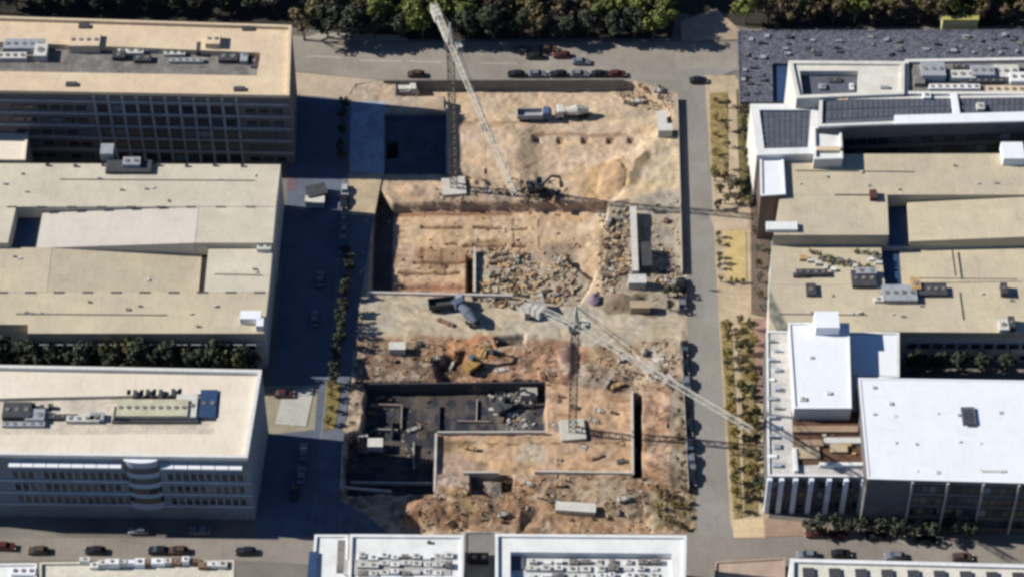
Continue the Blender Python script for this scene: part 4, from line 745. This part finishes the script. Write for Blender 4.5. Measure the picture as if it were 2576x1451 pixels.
for i, (x, y, c) in enumerate(((2030, 1399, 'grey'), (2116, 1396, 'black'), (2250, 1402, 'grey'), (2420, 1405, 'brown'), (2050, 1346, 'dark red'), (2108, 1348, 'dark red'), (2200, 1352, 'black'), (2330, 1362, 'black'))): car(x, y, 1, c, '%s car %s, %s from the left' % (c, 'by the cream south block' if i < 4 else 'under the trees before the white hall', ORD[i % 4]), 'cars on the south-east road')
for i, (x, y, c) in enumerate(((1722, 880, 'black'), (1725, 925, 'black'), (1727, 970, 'grey'), (1734, 1075, 'black'), (1736, 1120, 'black'), (1739, 1165, 'grey'), (1742, 1205, 'black'), (1716, 720, 'black'), (1717, 765, 'grey'))): car(x, y, 0, c, '%s car parked along the eastern site fence, %s from the first' % (c, ORD[i]), 'cars parked by the site fence')
car(716, 995, 1, 'dark red', 'dark red car beside the traffic island', 'cars in the west street'); 
for i, (x, c) in enumerate(((350, 'grey'), (505, 'grey'))): car(x, 1338, 1, c, '%s car in shade below the white office, %s from the left' % (c, ORD[i]), 'cars below the white office')

def truck(label, px, py, rz, cabm, bedm, kind=0, group='trucks on the building site'):
    p = G(px, py); t = thing('truck', label, 'truck', p, 0, group)
    def pb(name, m, parent, *a): b = MB(); b.box(*a); o = b.build(name, m, None); o.parent = parent; return o
    c = MB(); loft(c, [(2.2, 1.2, .7, 2.9), (3.6, 1.2, .6, 2.9), (4.2, 1.15, .6, 1.9)]); cb = c.build('cab', cabm); cb.parent = t
    pb('windscreen', m_glass, cb, 3.75, 4.12, -1.0, 1.0, 1.9, 2.5); pb('chassis', m_metal_d, t, -4, 3.6, -.5, .5, .55, .95)
    if kind == 0:
        b = MB(); b.ring([(-4.2, -1.25), (2.0, -1.25), (2.0, 1.25), (-4.2, 1.25)], [(-4.05, -1.1), (1.85, -1.1), (1.85, 1.1), (-4.05, 1.1)], .96, 2.3); b.box(-4.05, 1.85, -1.1, 1.1, .97, 1.2); o = b.build('tipper_body', bedm); o.parent = t
    else:
        b = MB(); b.tube((-3.9, 0, 2.0), (-1.2, 0, 2.1), .7, 1.35, 12); b.tube((-1.2, 0, 2.1), (1.8, 0, 1.8), 1.35, .9, 12); o = b.build('mixer_drum', bedm); o.parent = t
    for x in (-3.2, -1.9, 2.9):
        for y in (-1.05, 1.05):
            b = MB(); b.tube((x, y-.18, .5), (x, y+.18, .5), .5, n=12); o = b.build('wheel', m_black); o.parent = t
    t.rotation_euler = (0, 0, rz)
truck('blue-cabbed tipper truck on the upper sand floor', 1344, 298, .03, m_blue, m_metal)
truck('white mixer truck beside the blue tipper on the sand', 1440, 292, 3.2, m_cont_w, m_conc, 1)
truck('grey tipper truck on the haul road by the pit edge', 1124, 772, .15, m_metal, m_metal_d)
truck('blue mixer truck on the haul road, east of the grey tipper', 1172, 796, 2.2, mat('dull blue paint', (98, 110, 130), .1, .8), mat('drum grey blue', (104, 112, 124)), 1)
truck('small tipper truck near the dug north edge strip', 1010, 238, .1, m_cont_w, m_conc)
def digger(label, px, py, rz, m):
    p = G(px, py); t = thing('excavator', label, 'excavator', p, rz, 'excavators on the building site')
    def add(b, name, mm, parent=None): o = b.build(name, mm); o.parent = parent or t; return o
    for y in (-1.1, 1.1):
        b = MB(); b.box(-1.8, 1.8, y-.3, y+.3, .15, .75); b.tube((-1.8, y-.3, .45), (-1.8, y+.3, .45), .4, n=10); b.tube((1.8, y-.3, .45), (1.8, y+.3, .45), .4, n=10); add(b, 'track', m_black)
    b = MB(); b.box(-2.2, 1.3, -1.25, 1.25, .95, 1.9); b.box(-2.4, -1.2, -1.2, 1.2, 1.0, 2.2); h = add(b, 'house', m)
    b = MB(); b.box(.1, 1.35, .3, 1.2, 1.9, 3.0); add(b, 'cab', m_glass, h)
    b = MB(); b.beam((1.1, -.2, 1.6), (3.4, -.2, 4.2), .5, .6); b.beam((3.4, -.2, 4.2), (5.4, -.2, 3.6), .45, .5); add(b, 'boom', m)
    b = MB(); b.beam((5.4, -.2, 3.6), (6.0, -.2, 1.2), .35, .45); add(b, 'dipper_arm', m)
    b = MB(); b.prism([(5.4, -.8), (6.3, -.8), (6.3, .4), (5.4, .4)], .3, 1.2); add(b, 'bucket', m_metal_d)
digger('yellow excavator below the orange soil bank', 1190, 925, .8, m_yellow); digger('dark excavator in the clutter of the lined pit', 1270, 1030, .6, m_metal_d); digger('grey excavator on the ridge between the sand pits', 1350, 478, .2, m_metal_d)

# ------------------------------------------------------------------ site cabins, stacks, walls, rubble
def cabin(label, px, py, rz, lx, ly, h, m, cat='container', group='containers and cabins on the site'):
    p = G(px, py); t = thing('site_cabin', label, cat, p, rz, group)
    b = MB(); b.box(-lx/2, lx/2, -ly/2, ly/2, 0, h)
    k = int(lx/.4)
    for i in range(k): x = -lx/2+lx*(i+.5)/k; b.box(x-.07, x+.07, -ly/2-.05, ly/2+.05, .1, h-.1)
    o = b.build('body', m); o.parent = t
    b = MB(); b.box(-lx/2-.08, lx/2+.08, -ly/2-.08, ly/2+.08, h+.003, h+.15); o = b.build('roof', m); o.parent = t
    b = MB(); b.box(lx/2+.01, lx/2+.06, -ly/2+.15, -.05, .15, h-.2); o = b.build('door', m_metal_d); o.parent = t
    b = MB(); b.box(lx/2+.01, lx/2+.06, .05, ly/2-.15, .15, h-.2); o = b.build('door', m_metal_d); o.parent = t
cabin('white site cabin at the upper east fence', 1672, 338, 0, 3.4, 2.2, 2.4, m_cont_w); cabin('white container north of the upper east cabin', 1664, 312, R(90), 4, 2.2, 2.2, m_cont_w)
cabin('long white shed standing north to south in the eastern yard', 1595, 612, R(90), 19.5, 1.3, 1.6, m_cont_w, 'shed'); cabin('white cabin at the south end of the long shed', 1602, 718, 0, 4, 2.4, 2.3, m_cont_w)
cabin('dark green-grey container in the eastern yard, right of the shed', 1626, 655, R(90), 7, 2.2, 2.2, m_metal_d); cabin('grey container on the brown rubble of the yard', 1610, 780, 0, 4.5, 2, 2, m_pave_warm)
cabin('white flatbed container on the spoil bank', 1448, 1284, -.08, 8.5, 2.2, 1.4, m_cont_w); cabin('grey cabin in the east end of the lined pit', 1330, 1000, 0, 3.6, 2, 2.2, m_cont_g); cabin('pale cabin in the shaded pit corner', 945, 1128, 0, 3.2, 2.2, 2.2, m_cont_w)
cabin('grey cabin on the haul road below the pit edge', 1342, 786, .4, 5.5, 2.6, 2.2, m_cont_g); cabin('white cabin on the northern dig strip', 1022, 232, .1, 4.5, 2.2, 2.2, m_cont_w)
cabin('white cabin by the west pit wall in the red soil', 1000, 884, 0, 3.6, 2, 2, m_cont_w); cabin('white lorry body by the lit street corner', 793, 515, 0, 4.4, 2, 1.8, m_cont_w, 'lorry body', 'street containers'); cabin('dark lorry body by the lit street corner, behind the white one', 797, 494, .3, 4.6, 3.4, 2.2, m_metal_d, 'lorry body', 'street containers')
def stack(name, label, px, py, rz, lx, ly, n, m, cat, group):
    p = G(px, py); t = thing(name, label, cat, p, rz, group); b = MB(); k = max(2, int(ly/.35))
    for j in range(n):
        for i in range(k): y = -ly/2+ly*(i+.5)/k; e = rnd.uniform(-.2, .2); b.box(-lx/2+e, lx/2+e, y-ly/k*.44, y+ly/k*.44, -.05+j*.28, j*.28+.21)
    o = b.build('load', m); o.parent = t
    for x in (-lx*.3, lx*.3): b = MB(); b.box(x-.1, x+.1, -ly/2-.06, ly/2+.06, -.15, n*.28-.02); o = b.build('strap', m_metal_d); o.parent = t
SM = [('timber_stack', 'pale timber stack', m_timber, 'timber stack'), ('panel_stack', 'grey formwork panel stack', m_cont_g, 'formwork stack'), ('block_stack', 'white block stack', m_conc, 'block stack'), ('rebar_bundle', 'rusty rebar bundle', m_rust, 'rebar bundle'), ('pipe_bundle', 'dark pipe bundle', mat('brown pipes', (116, 106, 94), .15, 1), 'pipe bundle')]
k = 0
def stacks(where, spots, grp):
    global k
    for i, (x, y) in enumerate(spots):
        nm, lb, m, ct = SM[k % 5]; k += 1
        stack(nm, '%s %s, %s from left' % (lb, where, ORD[i]), x, y, rnd.uniform(-.5, .5)+(R(90) if k % 3 == 0 else 0), rnd.uniform(1.2, 3.0), rnd.uniform(.5, 1.1), rnd.randint(1, 3), m, ct, grp)
def scat(x0, y0, x1, y1, n): return sorted((rnd.uniform(x0, x1), rnd.uniform(y0, y1)) for _ in range(n))
stacks('on the raised bench by the black trench', scat(1205, 640, 1440, 765, 26), 'building materials on the bench'); stacks('along the ridge between the sand pits', scat(1190, 445, 1425, 505, 11), 'building materials on the ridge')
stacks('west of the yard shed', scat(1515, 535, 1580, 715, 14), 'building materials in the yard'); stacks('in the east end of the lined pit', scat(1240, 985, 1335, 1070, 12), 'building materials in the lined pit')
stacks('by the north-east pit corner', scat(1540, 222, 1690, 262, 12), 'building materials at the pit corner'); stacks('on the sand bench', scat(1110, 1100, 1580, 1180, 6), 'building materials on the sand bench'); stacks('on the southern spoil bank', scat(1200, 1215, 1640, 1315, 7), 'building materials on the spoil bank')
stacks('in the red soil south of the haul road', scat(920, 865, 1400, 950, 12), 'building materials in the red soil'); stacks('east of the reddish soil', scat(1500, 885, 1690, 970, 9), 'building materials by the east gate'); stacks('right of the yard shed', scat(1645, 530, 1700, 720, 8), 'building materials by the fence')
stacks('in the shaded pit corner', scat(890, 990, 1070, 1130, 5), 'building materials in the shaded pit'); stacks('between sand bench and trench', scat(1390, 970, 1580, 1080, 9), 'building materials between pit and trench')
stack('rebar_bundle', 'brown rebar bundle lying alone on the haul road', 1120, 812, -.5, 4, 1, 2, m_rust, 'rebar bundle', 'building materials on the haul road')
def wall(name, label, pts, z0, z1, th, m, group='concrete walls of the excavation', cat='wall'):
    b = MB(); P = [W(x, y, 0) for x, y in pts]
    for a, c in zip(P, P[1:]):
        d = (c-a).normalized(); nn = Vector((-d.y, d.x, 0))*th/2; b.prism([a-nn, c-nn, c+nn, a+nn], z0, z1)
    return tag(b.build(name, m), label, cat, group)
wall('retaining_wall', 'grey capped retaining wall under the north road edge', [(965, 208), (1570, 206)], -3.2, .9, .5, mat('shoring concrete', (150, 142, 130), .15, .6)); wall('retaining_wall', 'white concrete wall west of the black east trench', [(1590, 985), (1592, 1196)], -4, .5, .45, m_conc)
wall('retaining_wall', 'white concrete wall along the foot of the sand bench', [(1345, 1188), (1590, 1192)], -3, .6, .4, m_conc); wall('retaining_wall', 'short pale wall south of the sand bench', [(1165, 1190), (1255, 1190)], -3, .5, .4, m_conc)
wall('retaining_wall', 'white wall on the shaded pit edge of the sand bench', [(1097, 1090), (1093, 1236)], -3.4, .2, .5, m_conc); wall('retaining_wall', 'pale wall right of the narrow black trench', [(1194, 622), (1194, 735)], -4.5, .3, .5, m_conc)
wall('retaining_wall', 'white edge beam between middle pit and haul road', [(925, 738), (1290, 746)], -3, .5, .5, m_conc); wall('retaining_wall', 'dark lined wall north of the lined pit', [(918, 966), (1372, 962)], -3.4, .2, .3, m_metal_d); wall('retaining_wall', 'pale upright wall in the shaded western pit', [(908, 975), (900, 1090)], -3.3, -1.2, .3, m_conc)
for i, (a, c, h_) in enumerate(sorted((((930, 1000), (1010, 1002), -2.2), ((1010, 1000), (1008, 1060), -2.4), ((985, 1040), (985, 1085), -2.0), ((1105, 1000), (1103, 1075), -2.5), ((1150, 1040), (1230, 1042), -2.5), ((940, 1062), (1000, 1064), -2.3), ((1040, 1095), (1040, 1160), -2.2), ((900, 1120), (960, 1122), -2.4), ((1200, 985), (1198, 1040), -2.6)))):
    wall('formwork_wall', 'low formwork wall on the lined pit floor, %s from the west' % ORD[i], [a, c], -3.4, h_, .22, (m_metal_d, m_pave, m_cont_g)[i % 3], 'formwork walls in the lined pit')
wall('retaining_wall', 'low kerb wall across the shaded pit floor', [(880, 1196), (1088, 1198)], -3.3, -2.2, .3, m_conc); wall('retaining_wall', 'rounded kerb wall at the shaded pit end', [(862, 1120), (858, 1225), (985, 1236)], -.3, .4, .3, m_conc)
wall('retaining_wall', 'pale coping on the south side of the lined pit', [(1100, 1087), (1374, 1086)], -3.3, .2, .35, m_conc); wall('fence', 'grey hoarding along the northern half of the east road', [(1704, 250), (1712, 520), (1716, 690)], -.3, 1.4, .12, m_hoard, 'hoardings round the building site', 'fence')
wall('fence', 'grey hoarding along the southern half of the east road', [(1714, 860), (1722, 1040), (1732, 1240)], -.5, 1.4, .12, m_hoard, 'hoardings round the building site', 'fence'); pass
wall('fence', 'white site fence beside the shaded slab and crane mast', [(1124, 268), (1128, 440)], -3, .5, .25, m_cont_w, 'hoardings round the building site', 'fence')
p = G(1496, 756); b = MB(); rg = random.Random(3); vs = []; fs = []
for a in range(5):
    for k in range(14): q = 1.5*math.cos(a/4*1.5)*rg.uniform(.8, 1.15); t_ = k/14*6.283; vs.append((p.x+q*math.cos(t_), p.y+q*1.2*math.sin(t_), p.z-.2+1.9*math.sin(a/4*1.5)*rg.uniform(.85, 1.1)))
for a in range(4): fs += [[a*14+k, a*14+(k+1) % 14, a*14+14+(k+1) % 14, a*14+14+k] for k in range(14)]
fs.append(list(range(56, 70))); b.add(vs, fs); tag(b.build('tarpaulin_heap', m_purple), 'purple tarpaulin covered heap beside the brown rubble', 'heap')
def rubble(label, poly, n, s0, s1, mats, seed):
    rg = random.Random(seed); b = MB(); xs_ = [q[0] for q in poly]; ys_ = [q[1] for q in poly]; c = 0
    while c < n:
        x, y = rg.uniform(min(xs_), max(xs_)), rg.uniform(min(ys_), max(ys_))
        if sdist(np.array([x]), np.array([y]), poly)[0] < 0: continue
        q = G(x, y)
        if vnoise(np.array([q.x]), np.array([q.y]), 2.3, seed+300)[0]*1.5+.42 < rg.random(): continue
        b.mi = rg.randrange(len(mats)); s = s0+(s1-s0)*rg.random()**2.4*.95
        b.obox(q, rg.uniform(0, 3.1), s*rg.uniform(.6, 2.4), s*rg.uniform(.4, 1), q.z-.15, q.z+s*rg.uniform(.2, .7)); c += 1
    tag(b.build('rubble', mats), label, 'rubble', kind='stuff')
RM = [m_timber, mat('brown grey scrap', (146, 126, 106), .15, .8), mat('pale dusty scrap', (206, 188, 160), .12, .8), m_pave_warm, mat('dark scrap', (96, 84, 72), .15, .8), m_rust, m_deckwood, m_pave_warm, m_pave, m_pave_warm, mat('dusty sand lump', (212, 184, 148), .15, .8)]
rubble('mixed debris strewn over the raised materials bench', Bm, 950, .14, .95, RM+[m_metal_d], 1); rubble('small scraps along the trench lines of the middle pit', M, 420, .12, .5, [m_deckwood, m_rust, m_timber, m_pave_warm], 11); rubble('dark debris in the eastern yard', [(1515, 530), (1585, 520), (1585, 725), (1500, 740)], 480, .14, .9, RM+[m_metal_d, m_deckwood], 2)
rubble('grey debris in the east end of the lined pit', [(1225, 975), (1350, 975), (1350, 1080), (1250, 1080)], 130, .3, 1.0, [m_conc, m_cont_g, m_metal_d], 3); rubble('broken debris at the north-east pit corner', [(1540, 215), (1690, 230), (1690, 285), (1540, 260)], 280, .15, .7, RM+[m_metal_d], 4)
rubble('scattered debris on the pit ridge', [(1080, 440), (1430, 455), (1430, 510), (1090, 512)], 320, .15, .7, RM+[m_metal_d], 5); rubble('loose stones over the southern spoil bank', Bk, 520, .15, .6, [m_pave_warm, m_rust, m_pave, m_deckwood, m_deckwood], 6)
rubble('loose debris in the red soil', So, 360, .15, .6, RM+[m_deckwood], 7); rubble('loose debris by the east gate', [(1490, 870), (1710, 850), (1715, 985), (1480, 960)], 300, .15, .6, RM+[m_deckwood], 8); rubble('debris strip along the eastern fence', [(1640, 520), (1705, 500), (1712, 760), (1640, 780)], 300, .15, .6, RM, 9)
rubble('scraps on the shaded pit floor', [(880, 975), (1080, 975), (1080, 1180), (880, 1180)], 160, .15, .6, [m_deckwood, m_metal_d, m_pave], 10)
